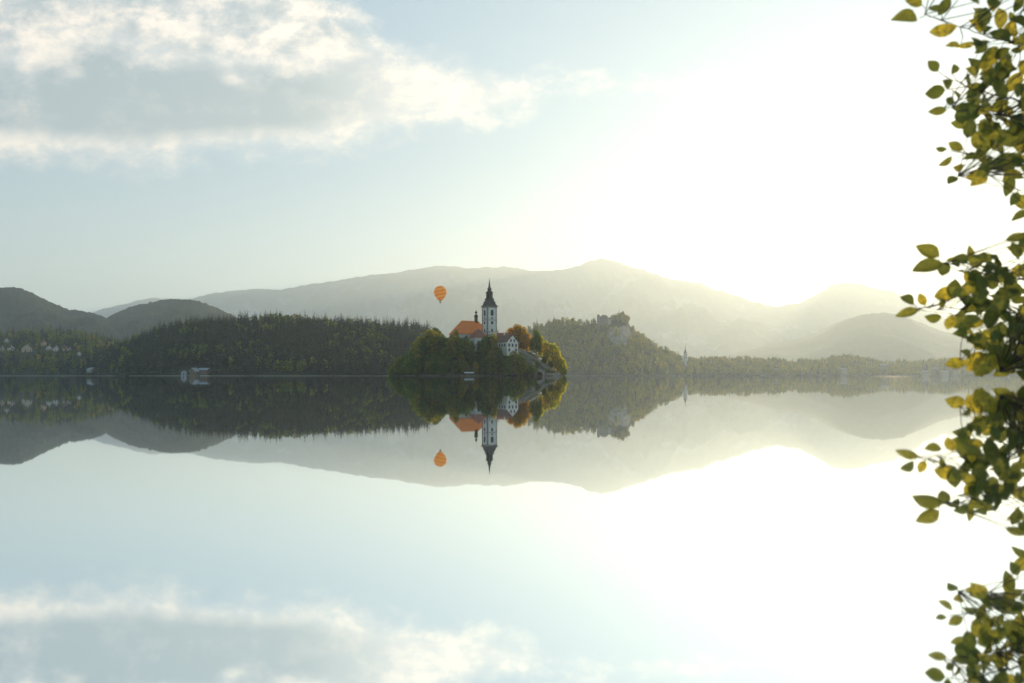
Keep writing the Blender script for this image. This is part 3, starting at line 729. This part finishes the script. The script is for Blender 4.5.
# ------------------------------------------------------------------ island trees
ISL_BRO = [broadleaf(h, w, 24, 130, .50, .10) for h, w in ((16, 11), (18, 11.5), (14, 10.5), (17, 9.5), (12, 10))]
ISL_CON = [conifer(h, w, 24, 24, .95) for h, w in ((21, 7.5), (18, 6.5), (23, 7.5))]
def tmesh(pr, mat): return mesh_np('crown', *pr[0], [mat]), mesh_np('trunk', *pr[1], [M_BARK])
TB = {k: [tmesh(p, m) for p in ISL_BRO] for k, m in (('green', M_LEAF), ('gold', M_GOLD), ('olive', M_OLIVE), ('orange', M_ORANGE))}
TC = [tmesh(p, M_SPRUCE) for p in ISL_CON]
BH = [16, 18, 14, 17, 12]; CHH = [21, 18, 23]
def island_tree(x, y, topz, kind, label, group=None, widen=1.0, pi=None, zb=None):
    z = (island_h(x, y) if zb is None else zb) - .3; h = max(3.0, topz - z)
    if kind == 'spruce': i = random.randrange(3) if pi is None else pi; cm, tm = TC[i]; base = CHH[i] * .98; nm = 'spruce_tree'
    else: i = random.randrange(5) if pi is None else pi; cm, tm = TB[kind][i]; base = BH[i] * .95; nm = {'green': 'broadleaf_tree', 'olive': 'broadleaf_tree', 'gold': 'golden_tree', 'orange': 'autumn_tree'}[kind]
    e = empty(nm, (x, y, z), label, 'tree', group, random.random() * 6.28); s = h / base
    w = max(s, min(s * 1.5, .62)) * widen if kind != 'spruce' else s * widen; e.scale = (w, w, s)
    for n_, me in (('crown', cm), ('trunk', tm)):
        o = bpy.data.objects.new(n_, me); COL.objects.link(o); o.parent = e
    return e
TOP_FRONT = [(388, 372), (392, 366), (398, 358), (404, 352), (410, 347), (417, 340), (424, 334), (430, 329), (434, 327), (438, 330), (443, 336), (448, 339), (454, 333), (459, 331), (464, 337), (468, 341), (473, 346), (478, 342), (483, 336), (488, 334), (493, 336), (498, 345), (505, 352), (512, 354), (522, 355), (526, 362), (528, 372)]
placed = []
def try_place(x, y, mind):
    return all((x - a) ** 2 + (y - b) ** 2 > mind * mind for a, b in placed)
GW = {'shore': ('dark green tree in the dense row along the island waterline', 'island waterline trees'),
      'slope': ('dark green tree on the wooded front slope of the island', 'trees on the front slope of the island'),
      'left': ('green tree at the low left tip of the island', 'trees at the left tip of the island'),
      'back': ('green tree rising behind the left part of the island wood', 'trees at the back of the island wood')}
ntree = 0
for k in range(3000):
    if ntree >= 120: break
    x = random.uniform(IX - IA, 13); y = random.uniform(IY - IB, IY + 18)
    hgt = island_h(x, y)
    if hgt < .45: continue
    px = CX + x / y * F
    if px > 526: continue
    # keep clear of the buildings and of the lake stair
    if y > 536 and px > 452 : continue
    if px > 441 and px < 450 and 551 < y < 572: continue
    if px > 504 and y > 533: continue
    edge = hgt < 7
    if not try_place(x, y, 4.6 if edge else 5.6): continue
    tp = interp(px, TOP_FRONT) + random.uniform(-.5, 5) + (2.5 if edge else 0)
    topz = (HY - tp) / F * y
    hmax = random.uniform(9, 13) if edge else random.uniform(14, 19)
    topz = min(topz, hgt + hmax)
    if topz - hgt < 3: topz = hgt + 3
    w = 'left' if px < 410 else ('shore' if edge else ('back' if y > 570 else 'slope'))
    kind = 'spruce' if random.random() < .10 and not edge else ('olive' if random.random() < .34 else 'green')
    lab, grp = GW[w]
    if kind == 'olive': lab = lab.replace('dark green tree', 'green tree').replace('green tree', 'yellowish green tree'); grp = 'yellowish ' + grp
    if kind == 'spruce': lab = lab.replace('dark green tree', 'green tree').replace('green tree', 'pointed dark spruce'); grp = 'spruces among ' + grp
    island_tree(x, y, topz, kind, lab, grp); placed.append((x, y)); ntree += 1
def special(px, D, pytop, kind, label, widen=1.0, pi=None, group=None):
    p = P(px, pytop, D); island_tree(p.x, p.y, p.z, kind, label, group, widen, pi)
special(392.5, 574, 369.5, 'green', 'lowest green tree at the extreme left tip of the island', 1.3, 4)
special(395.5, 568, 364, 'green', 'second low green tree from the extreme left tip of the island', 1.1, 2)
special(400, 560, 357.5, 'olive', 'third green tree from the extreme left tip of the island', 1.0, 0)
special(433, 566, 325, 'spruce', 'tallest pointed spruce on the left half of the island wood', 1.2)
special(436, 572, 328, 'green', 'broad green tree close beside the tallest spruce left of the church', .9, 1)
special(422, 552, 337, 'olive', 'bright yellow-green tree below and left of the tallest island spruce', .8, 0)
special(456, 546, 330, 'olive', 'yellow-green tree in front of the left end of the orange roof', .62, 3)
special(460, 541, 338, 'olive', 'smaller yellow-green tree under the lower left corner of the orange roof', .7, 2)
special(489.5, 537, 331, 'spruce', 'dark pointed tree directly in front of the bell tower base', 1.15, 1)
special(493.5, 536, 334, 'olive', 'ragged yellowish tree in front of the bell tower right of the dark pointed tree', .6, 3)
special(484, 533, 342, 'green', 'green tree in front of the white annex below the bell tower', .8, 3)
special(466, 545, 336, 'green', 'green tree just left of the white annex wall', .62, 3)
special(463, 540, 338.5, 'green', 'rounded green tree low under the left end of the orange roof', .75, 0)
special(470.5, 538, 341.5, 'green', 'green tree hiding the lower left of the white annex', .85, 2)
special(479.5, 536, 341.5, 'green', 'narrow green tree in the middle of the white annex wall', .6, 1)
special(486, 535, 336, 'green', 'dark rounded tree left of the bell tower foot', .75, 1)
special(499, 532, 347, 'green', 'green tree left of the white gabled house', .7, 1)
for q, (px, D, py_, w_) in enumerate([(512, 580, 328, .85), (518, 578, 324.5, .8), (523, 583, 327, .8), (526.5, 575, 333, .7)]):
    special(px, D, py_, 'orange', ['orange autumn tree just right of the bell tower behind the low house', 'tallest orange autumn tree behind the white gabled house', 'orange autumn tree with a bare top behind the house gable', 'small orange autumn tree at the right end behind the white house'][q], w_ * 1.1, [0, 1, 3, 2][q])
special(515.5, 530, 353, 'olive', 'soft yellow-green willow-like tree below the white gabled house', .85, 4)
special(521, 528, 357, 'olive', 'paler yellow bush-like tree beside the pale terrace wall', .8, 2)
special(508, 527, 356, 'green', 'dull green tree at the left foot of the white gabled house', .8, 2)
special(532, 569, 338, 'green', 'green tree behind the upper end of the stairway', .7, 3)
special(536.5, 567, 329.5, 'green', 'tall dark green tree standing over the middle of the stairway', .72, 1)
special(541, 570, 336, 'gold', 'yellow-edged tree right of the tall tree over the stairway', .7, 3)
special(546, 566, 341, 'gold', 'slender golden tree in the dip above the stairway', .62, 3)
special(552.5, 566, 343.5, 'gold', 'bright golden round tree at the right end of the island', .85, 0)
special(557, 564, 350, 'gold', 'bright golden tree second from the right end of the island', .8, 1)
special(561, 563, 358, 'gold', 'low golden tree at the right tip above the waterline', .85, 4)
special(564, 564, 365, 'green', 'lowest shrub-like tree on the right tip of the island', .9, 2)
special(544, 560, 357, 'green', 'dark green tree low behind the stair parapet', .7, 4)
for q, (px_, D_, t_) in enumerate([(527.5, 533, 364), (531, 534, 366), (546, 546, 369), (552, 549, 371), (534.5, 545, 361)]):
    special(px_, D_, t_, 'green', ['low shrub left of the landing shelter below the terrace wall', 'small shrub touching the left side of the landing shelter', 'low shrub right of the landing shelter under the steps', 'lowest shrub below the bottom flight of steps', 'shrub above the landing shelter against the stair wall'][q], 1.6, 4)
special(550, 559, 361, 'green', 'dark low tree behind the lower flight of steps', .7, 4)

# ------------------------------------------------------------------ balloon
def balloon():
    D = 980; cpos = P(440.3, 292.2, D); R = 8.3
    e = empty('hot_air_balloon', cpos, 'orange hot air balloon with slanting stripes floating left of the church spire', 'balloon')
    prof = [(.02, 1.0)]
    for k in range(1, 11):
        a = rad(90 - k * 11.0); prof.append((math.cos(a), math.sin(a)))
    prof += [(.90, -.42), (.78, -.66), (.62, -.90), (.46, -1.10), (.30, -1.27), (.23, -1.33)]
    mb = MB(); n = 48; vs = []
    for r, z in prof:
        for k in range(n):
            g = 1 + .018 * abs(math.sin(k * math.pi / n * 12)); a = 2 * math.pi * k / n; vs.append((R * r * g * math.cos(a), R * r * g * math.sin(a), R * z))
    mb.add(vs, [(j * n + k, (j + 1) * n + k, (j + 1) * n + (k + 1) % n, j * n + (k + 1) % n) for j in range(len(prof) - 1) for k in range(n)] + [tuple(range(n))])
    m = bpy.data.materials.new('balloon_fabric'); m.use_nodes = True; T = NT(m.node_tree); bs = T.n['Principled BSDF']; out = T.n['Material Output']
    tc = T.node('ShaderNodeTexCoord'); sp = T.node('ShaderNodeSeparateXYZ'); T.l.new(tc.outputs['Object'], sp.inputs[0])
    ang = T.m('ARCTAN2', sp.outputs[1], sp.outputs[0]); ph = T.m('ADD', T.m('MULTIPLY', ang, -2.0), T.m('MULTIPLY', sp.outputs[2], 1.35))
    f = T.maprange(T.m('SINE', ph), -.15, .15)
    cc = T.mix(f, (1.0, .42, .012, 1), (1.0, .68, .10, 1)); T.l.new(cc, bs.inputs['Base Color']); bs.inputs['Roughness'].default_value = .5
    tr = T.node('ShaderNodeBsdfTranslucent'); T.l.new(cc, tr.inputs[0]); mx = T.node('ShaderNodeMixShader'); mx.inputs[0].default_value = .72
    T.l.new(bs.outputs[0], mx.inputs[1]); T.l.new(tr.outputs[0], mx.inputs[2]); T.l.new(mx.outputs[0], out.inputs[0])
    mb.build('envelope', m, e, True)
    s = MB(); s.lathe([(R * .225, -R * 1.33), (R * .19, -R * 1.40)], n=20); s.build('skirt', M_REDTILE, e)
    b = MB(); b.box((0, 0, -R * 1.62), (1.9, 1.9, 1.5), 0, 0, 1.08); b.build('basket', M_WOOD, e)
    for sx in (-1, 1):
        for sy in (-1, 1):
            r = MB(); r.tube([(sx * 1.25, sy * 1.25, -R * 1.40), (sx * .85, sy * .85, -R * 1.53)], .05, 5); r.build('rope', M_WOOD, e)
balloon()

# ------------------------------------------------------------------ village houses (left)
W2 = lambda w, zs: [(fx, z, 1.2, 1.4, 'f') for z in zs for fx in (-w * .25, w * .25)] + [(fx, z, 1.2, 1.4, 'r') for z in zs for fx in (-3, 3)]
VH = [(27, 352.0, 15, 14, 7.5, 6.5, 48, M_CREAM, M_GREYROOF, 'large cream gabled house with wide grey roof, biggest in the left village'),
      (1.5, 351.0, 10, 11, 6, 4, 60, M_CREAM, M_BROWN, 'small cream house at the left picture edge of the village'),
      (6.5, 342.5, 9, 10, 5, 4, 40, M_WHITE, M_REDTILE, 'white house with reddish roof, highest on the far left of the village'),
      (11, 351.0, 9, 11, 6.5, 4, 65, M_WHITE, M_BROWN, 'white house between the cream gabled house and the picture edge'),
      (43, 346.0, 10, 9, 7, 4, 75, M_CREAM, M_BROWN, 'bright sunlit cream house alone among dark trees right of the big gable'),
      (49, 350.0, 10, 9, 5, 4, 30, M_WHITE, M_BROWN, 'dim brown-roofed house right below the bright sunlit cream house'),
      (56, 351.0, 9, 10, 5, 4, 50, M_WHITE, M_GREYROOF, 'grey-roofed house in the middle between two sunlit village houses'),
      (64.5, 351.0, 7, 9, 6, 3.5, 80, M_CREAM, M_BROWN, 'narrow sunlit house directly left of the blue roof'),
      (69.5, 351.5, 9, 9, 3.5, 4, 20, M_WHITE, M_BLUEROOF, 'low house with blue roof in the left village'),
      (79, 355.5, 10, 8, 4, 3, 35, M_WHITE, M_METALROOF, 'pale bluish low house at the right end of the village'),
      ]
for px, py, w, l, hw, hr, rz, wm, rm, lab in VH:
    gable_house('house', lab, 'house', on_hill(village_hill, px, py), w * .88, l * .88, hw * .85, hr * .9, rad(rz), wm, rm, 'village houses on the left shore', wins=W2(w, (1.5, 3.6) if hw > 5.5 else (1.5,)))
p = P(92, 369, 1085); p.z = 6.0
gable_house('shore_house', 'pale bluish-white villa alone by the water right of the village', 'house', p, 9, 12, 3.4, 2.6, rad(60), M_DIM, M_METALROOF, wins=W2(9, (2.0,)), base=1)
# boathouses below the dark hill
p = P(184, 374, 790); p.z = .8
gable_house('boat_shed', 'leftmost small bluish boat shed at the water below the dark hill', 'boathouse', p, 5, 5, 3.0, 1.8, rad(15), M_METALROOF, M_GREYROOF, chim=False, door=True)
p = P(194.3, 374, 793); p.z = .9
gable_house('boat_house', 'brown gabled boathouse with pale roof, middle of three below the dark hill', 'boathouse', p, 6.2, 8, 4.0, 3.6, rad(-12), M_WOOD, M_METALROOF, chim=False, door=True, wins=[(-1.9, 2.0, .9, 1.1, 'f'), (1.9, 2.0, .9, 1.1, 'f')])
p = P(204.5, 372, 800); p.z = 3.8
gable_house('long_shed', 'long open shed with flat pale roof, rightmost building below the dark hill', 'shed', p, 8, 10.5, 2.6, 1.9, rad(84), M_WOOD, M_METALROOF, chim=False, wins=[(-3, 1.5, 1.6, 1.0, 'l'), (0, 1.5, 1.6, 1.0, 'l'), (3, 1.5, 1.6, 1.0, 'l')])
p = P(205, 376, 786); p.z = .35
jb = MB(); jb.box((0, 0, 0), (9, 3, .3))
for x in (-4, -1.3, 1.3, 4): jb.tube([(x, -1.3, -1.6), (x, -1.3, .7)], .12, 6)
j = jb.build('jetty', material('pale_planks', (.5, .5, .48), (.4, .4, .38), .8, 1)); j.location = p; tag(j, 'pale plank jetty in front of the long open shed', 'jetty')

# ------------------------------------------------------------------ castle, parish church, far shore houses
def castle():
    O = P(602.5, 320, 1648 * KR); O.z = P(0, 320.3, 1648 * KR).z - .5
    e = empty('castle', O, 'small grey hilltop castle on the cliff edge of the hazy right hill', 'castle'); e.scale = (KR,) * 3
    w = MB(); w.box((0, 0, -6), (22, 14, 28)); w.box((-8.5, 0, 9.0), (5.5, 9, 3.0)); w.box((14, 2, -7), (10, 8, 21)); w.build('wall', M_STONE, e)
    def hipr(c, dx, dy, h):
        m = MB(); x, y, z = c; A, B = dx / 2, dy / 2
        m.add([(x - A, y - B, z), (x + A, y - B, z), (x + A, y + B, z), (x - A, y + B, z), (x - A + B * .7, y, z + h), (x + A - B * .7, y, z + h)], [(0, 1, 5, 4), (1, 2, 5), (2, 3, 4, 5), (3, 0, 4), (0, 3, 2, 1)]); return m
    hipr((3, 0, 8.03), 17, 15, 4.0).build('roof', M_BROWN, e); hipr((14, 2, 3.53), 11, 9, 3).build('roof', M_BROWN, e)
    t = MB(); t.lathe([(3.3, -4), (3.3, 9.5)], (-9.5, -5, 0), 14); tr = t.build('tower', M_STONE, e)
    t = MB(); t.lathe([(3.8, 9.5), (.1, 13.5)], (-9.5, -5, 0), 14); t.build('tower_roof', M_BROWN, tr)
    for x in (-4, 0, 4, 8): window(e, 'window', (x, -7, 4), 1.3, 2.2, (0, -1))
castle()
def parish():
    O = P(685.3, 372, 1760 * KR); O.z = 9
    e = empty('parish_church', O, 'slim pale church with needle spire on the hazy far shore', 'church', None, rad(12)); e.scale = (KR,) * 3
    g = (CH + (HY - 353) / F * 1760 * KR - 9) / KR
    w = MB(); w.box((0, 0, g / 2 - 2), (6.4, 6.4, g + 4)); t = w.build('tower', M_WHITE, e)
    s = MB(); s.lathe([(4.3, 0), (3.0, 2), (1.6, 5.5), (.8, 10), (.1, 19)], (0, 0, g), 8); s.build('spire', M_SHINGLE, t)
    n = MB(); vs = [(-24, -5, -3), (-3.3, -5, -3), (-3.3, 5, -3), (-24, 5, -3), (-24, -5, 16), (-3.3, -5, 16), (-3.3, 5, 16), (-24, 5, 16)]
    n.add(vs, [(0, 3, 2, 1), (4, 5, 6, 7), (0, 1, 5, 4), (1, 2, 6, 5), (2, 3, 7, 6), (3, 0, 4, 7)]); n.build('nave', M_CREAM, e)
    r = MB(); vs = [(-24.5, -5.7, 16.03), (-3.35, -5.7, 16.03), (-3.35, 5.7, 16.03), (-24.5, 5.7, 16.03), (-23, 0, 23), (-3.35, 0, 23)]
    r.add(vs, [(0, 1, 5, 4), (2, 3, 4, 5), (3, 0, 4), (1, 2, 5), (0, 3, 2, 1)]); r.build('roof', M_REDTILE, e)
    for zz in (g - 4, g - 10): window(e, 'window', (0, -3.2, zz), 1.3, 2.4, (0, -1), arch=True)
parish()
FH = [(671, 375, 1600, 12, 9, 5, 4, 70, M_CREAM, M_TILE, 'small orange-roofed house glowing at the water under the castle hill'),
      (776, 371, 1790, 13, 10, 5, 3.5, 80, M_CREAM, M_GREYROOF, 'tiny pale house alone among far shore trees left of the low wooded rise'),
      (843.5, 370.5, 1800, 16, 10, 5, 4, 85, M_WHITE, M_GREYROOF, 'pale house under the low wooded rise on the far right shore'),
      (884, 366.5, 1870, 22, 11, 5, 3.5, 85, M_WHITE, M_GREYROOF, 'long white-roofed house among far trees right of the wooded rise'),
      (925, 374, 1850, 14, 10, 9, 4, 75, M_CREAM, M_GREYROOF, 'leftmost of the hazy pale lakeside buildings at the far right'),
      (934.5, 372, 1880, 12, 10, 14, 4, 85, M_WHITE, M_GREYROOF, 'tallest hazy pale lakeside building at the far right'),
      (944, 374, 1860, 17, 12, 9, 4, 88, M_CREAM, M_GREYROOF, 'wide hazy lakeside building beside the tallest one at the far right'),
      (955, 374, 1870, 12, 10, 11, 4, 80, M_WHITE, M_BROWN, 'hazy lakeside building nearest the foreground leaves')]
for px, py, D, w, l, hw, hr, rz, wm, rm, lab in FH:
    p = P(px, py, D * KR)
    gable_house('lakeside_house', lab, 'house', p, l * KR, w * KR, hw * KR * .6, hr * KR * .8, rad(rz), M_DIM, rm, 'houses on the hazy far shore', base=14, wins=[(fx, hw * .5, 1.6, 1.8, 'l') for fx in (-w * .4, 0, w * .4)])

# ------------------------------------------------------------------ foreground tree leaning in from the right
def leaf_mat():
    m = bpy.data.materials.new('backlit_leaf'); m.use_nodes = True; T = NT(m.node_tree); bs = T.n['Principled BSDF']; out = T.n['Material Output']
    g = T.node('ShaderNodeNewGeometry'); r = g.outputs['Random Per Island']
    base = T.ramp(r, [(0, (.036, .052, .011)), (.45, (.068, .078, .013)), (.75, (.14, .13, .016)), (1, (.32, .24, .02))])
    nz = T.noise(g.outputs['Position'], 60, 5, .6)
    base = T.mix(T.maprange(nz, .35, .75), base, (.06, .06, .015, 1))
    T.l.new(base, bs.inputs['Base Color']); bs.inputs['Roughness'].default_value = .38; bs.inputs['Specular IOR Level'].default_value = .45
    b = T.node('ShaderNodeBump'); b.inputs['Distance'].default_value = .002; T.set(b.inputs['Height'], nz); T.l.new(b.outputs[0], bs.inputs['Normal'])
    hs = T.node('ShaderNodeHueSaturation'); hs.inputs['Value'].default_value = 3.2; T.l.new(base, hs.inputs['Color'])
    tr = T.node('ShaderNodeBsdfTranslucent'); T.l.new(hs.outputs[0], tr.inputs[0]); mx = T.node('ShaderNodeMixShader'); mx.inputs[0].default_value = .52
    T.l.new(bs.outputs[0], mx.inputs[1]); T.l.new(tr.outputs[0], mx.inputs[2]); T.l.new(mx.outputs[0], out.inputs[0]); return m

DF = 3.3
LEAVES = [ # px, py, length px, direction in degrees of the leaf tip (0 = right, 90 = up)
 (905,18,27,176),(914,2,18,150),(933,10,16,200),(944,6,20,70),(941,32,28,196),(953,45,15,170),(966,48,22,190),(983,18,27,75),(976,26,23,140),(1000,18,24,95),(1009,28,20,60),(1018,3,18,80),(988,58,28,230),(1000,53,18,30),(999,37,24,150),(981,49,16,210),
 (933,66,17,130),(954,69,14,70),(934,92,26,190),(948,84,15,160),(947,101,16,175),(937,111,19,182),(962,107,20,185),(956,95,14,120),(972,115,18,190),(993,74,26,190),(966,80,14,100),(975,88,18,150),(984,86,16,60),(1002,68,22,200),(972,97,24,200),(985,105,26,230),
 (988,130,32,230),(1015,137,34,215),(1004,165,38,200),(1007,186,24,260),(941,149,12,160),(956,146,18,140),(946,162,17,215),(958,167,15,185),(952,181,15,210),(975,176,20,195),(971,158,17,180),(974,147,13,100),(1021,217,20,200),(985,150,16,160),(996,145,18,140),
 (927,252,26,150),(927,269,32,195),(944,271,20,240),(907,315,24,200),(907,300,17,140),(921,299,16,120),(942,295,27,200),(933,317,20,178),(942,304,12,250),(969,253,18,100),(983,257,16,160),(992,267,26,200),(969,276,18,130),(962,292,18,80),(962,334,22,180),(950,322,18,260),(965,355,20,150),(955,364,24,185),(992,345,28,250),(986,366,30,235),(990,317,28,260),(1015,252,26,150),(958,312,24,240),(975,300,24,180),(978,283,22,160),(1000,300,30,240),(974,322,20,200),(1003,362,24,220),(1010,345,26,260)]
BR = [ # each: picture points with depth, base radius
 ([(1120, 70, 3.3), (1075, 60, 3.3), (1030, 47, 3.3), (990, 38, 3.28), (960, 27, 3.25), (925, 14, 3.22)], .0055),
 ([(1120, 40, 3.3), (1060, 20, 3.35), (1015, 0, 3.38), (985, -18, 3.4)], .005),
 ([(1120, 120, 3.3), (1060, 112, 3.3), (1010, 98, 3.3), (975, 90, 3.27), (945, 76, 3.25)], .006),
 ([(1060, 112, 3.3), (1015, 118, 3.25), (975, 112, 3.2), (944, 108, 3.2)], .004),
 ([(1120, 190, 3.3), (1060, 178, 3.3), (1015, 162, 3.3), (980, 155, 3.3), (950, 152, 3.28)], .006),
 ([(1015, 162, 3.3), (985, 172, 3.25), (958, 176, 3.22)], .003),
 ([(1130, 290, 3.3), (1060, 282, 3.3), (1010, 280, 3.3), (965, 272, 3.28), (935, 262, 3.27)], .0065),
 ([(1130, 320, 3.3), (1060, 316, 3.35), (1005, 312, 3.35), (960, 309, 3.3), (915, 309, 3.28)], .0065),
 ([(1060, 316, 3.35), (1020, 335, 3.3), (990, 350, 3.25), (960, 360, 3.25)], .0045),
 ([(1020, 335, 3.3), (1012, 358, 3.2), (1000, 372, 3.15)], .003)]
def foreground_tree():
    base = Vector((3.9, 3.35, .25))
    e = empty('lakeside_tree', base, 'leafy foreground tree with backlit green and yellow leaves at the right edge', 'tree')
    loc = lambda p: Vector(p) - base
    t = MB(); t.tube([loc((3.9, 3.35, -.1)), loc((3.86, 3.36, .5)), loc((3.75, 3.38, 1.1)), loc((3.62, 3.4, 1.9)), loc((3.55, 3.4, 3.0)), loc((3.4, 3.35, 4.2))], [.11, .09, .078, .062, .045, .015], 12); t.build('trunk', M_BARK, e, True)
    b = MB(); tw = []
    join = lambda z: Vector((interp(z, [(0, 3.88), (.5, 3.86), (1.1, 3.75), (1.9, 3.62)]), 3.38, z))
    for pts, r in BR:
        w = [P(*q) for q in pts]
        if pts[0][0] >= 1120:
            j = join(max(.25, w[0].z - .15)); w = [j, j.lerp(w[0], .5) + Vector((0, 0, .05))] + w
        # gentle irregularity
        ww = []
        for a_, c_ in zip(w, w[1:]):
            for k in range(4):
                q = a_.lerp(c_, k / 4); ww.append(q + Vector((random.uniform(-1, 1), random.uniform(-1, 1), random.uniform(-1, 1))) * .006 * (k > 0))
        ww.append(w[-1]); n = len(ww)
        b.tube([loc(q) for q in ww], [r * (1 - .82 * i / (n - 1)) for i in range(n)], 6); tw += [q for q in ww]
    rng = random.Random(4); leaves = []
    for px, py, ln, an in LEAVES: leaves.append((P(px, py, DF + rng.uniform(-.22, .18)), ln * .88 / F * DF, an))
    # the fuller mass near and past the picture edge
    def fill(n, x0, x1, y0, y1, dmin=-.5, dmax=.5):
        for _ in range(n):
            px = x1 - (x1 - x0) * rng.random() ** 1.5; D = DF + rng.uniform(dmin, dmax)
            leaves.append((P(px, rng.uniform(y0, y1), D), rng.uniform(11, 23) / F * D, rng.uniform(90, 290)))
    fill(64, 957, 1040, 62, 130); fill(40, 976, 1050, 125, 184); fill(26, 975, 1040, 0, 60); fill(4, 1012, 1050, 190, 228)
    fill(120, 950, 1050, 258, 345); fill(62, 974, 1050, 338, 376, -.2, .3); fill(10, 1000, 1050, 235, 262)
    fill(150, 1030, 1180, -60, 360, -.8, .9); fill(200, 960, 1300, -500, -40, -1.0, 1.2)
    # up-tree twigs for the crown above the picture
    for k in range(16):
        z = rng.uniform(1.8, 4.0); s = Vector((interp(z, [(1.9, 3.62), (3, 3.55), (4.2, 3.4)]), 3.4, z)); d = P(rng.uniform(960, 1300), 0, DF); d.z = z + rng.uniform(-.2, .5); d.y += rng.uniform(-1, 1.1)
        b.tube([loc(s), loc(s.lerp(d, .5) + Vector((0, 0, .12))), loc(d)], [.012, .007, .002], 6); tw += [s.lerp(d, q / 6) for q in range(1, 7)]
        for _ in range(34):
            q = s.lerp(d, rng.uniform(.25, 1.1)) + Vector((rng.gauss(0, .09), rng.gauss(0, .12), rng.gauss(0, .1) + .04)); leaves.append((q, rng.uniform(.055, .10), rng.uniform(60, 300)))
    L = MB()
    prof = [(0, .02), (.10, .22), (.26, .40), (.45, .46), (.64, .41), (.82, .25), (.94, .10), (1.0, .01)]
    for c, ln, an in leaves:
        a = rad(an + rng.uniform(-8, 8)); ax = Vector((math.cos(a), rng.uniform(-.55, .55), math.sin(a))).normalized()
        side = ax.cross(Vector((rng.uniform(-.7, .7), -1, rng.uniform(-.9, .9))).normalized()).normalized(); nrm = side.cross(ax).normalized()
        wdt = ln * rng.uniform(.58, .8); fold = rng.uniform(.2, .9); curl = rng.uniform(-.5, .6); vs = []
        st = c - ax * ln * .5
        for t_, w_ in prof:
            mid = st + ax * (ln * t_) + nrm * (curl * ln * (t_ - .5) ** 2 * 1.6)
            wob = 1 + .07 * math.sin(t_ * 37 + an)
            hw = w_ * wdt * wob
            for s_ in (-1, -.5, 0, .5, 1): vs.append(loc(mid + side * (s_ * hw) + nrm * (abs(s_) ** 1.3 * hw * fold)))
        L.add(vs, [(i * 5 + k, i * 5 + k + 1, (i + 1) * 5 + k + 1, (i + 1) * 5 + k) for i in range(len(prof) - 1) for k in range(4)])
        near = min(tw, key=lambda q: (q - st).length); mid = st.lerp(near, .45) - ax * .01
        if (near - st).length < .9: b.tube([loc(near), loc(mid), loc(st)], [.0022, .0016, .0011], 5)
    b.build('branches', M_BARK, e, True)
    L.build('foliage', leaf_mat(), e, True)
foreground_tree()

# ------------------------------------------------------------------ haze over the whole valley
def haze():
    mb = MB(); mb.box((0, 4500, 1448), (44000, 36000, 2904))
    m = bpy.data.materials.new('valley_haze'); m.use_nodes = True; T = NT(m.node_tree); T.n.clear()
    out = T.node('ShaderNodeOutputMaterial'); v = T.node('ShaderNodeVolumePrincipled')
    v.inputs['Color'].default_value = (.81, .92, 1.0, 1); v.inputs['Density'].default_value = HAZE_DENSITY; v.inputs['Anisotropy'].default_value = HAZE_G
    T.l.new(v.outputs[0], out.inputs['Volume'])
    o = mb.build('haze', m); tag(o, kind='stuff'); o['label'] = 'pale morning haze filling the valley'; o['category'] = 'haze'
haze()
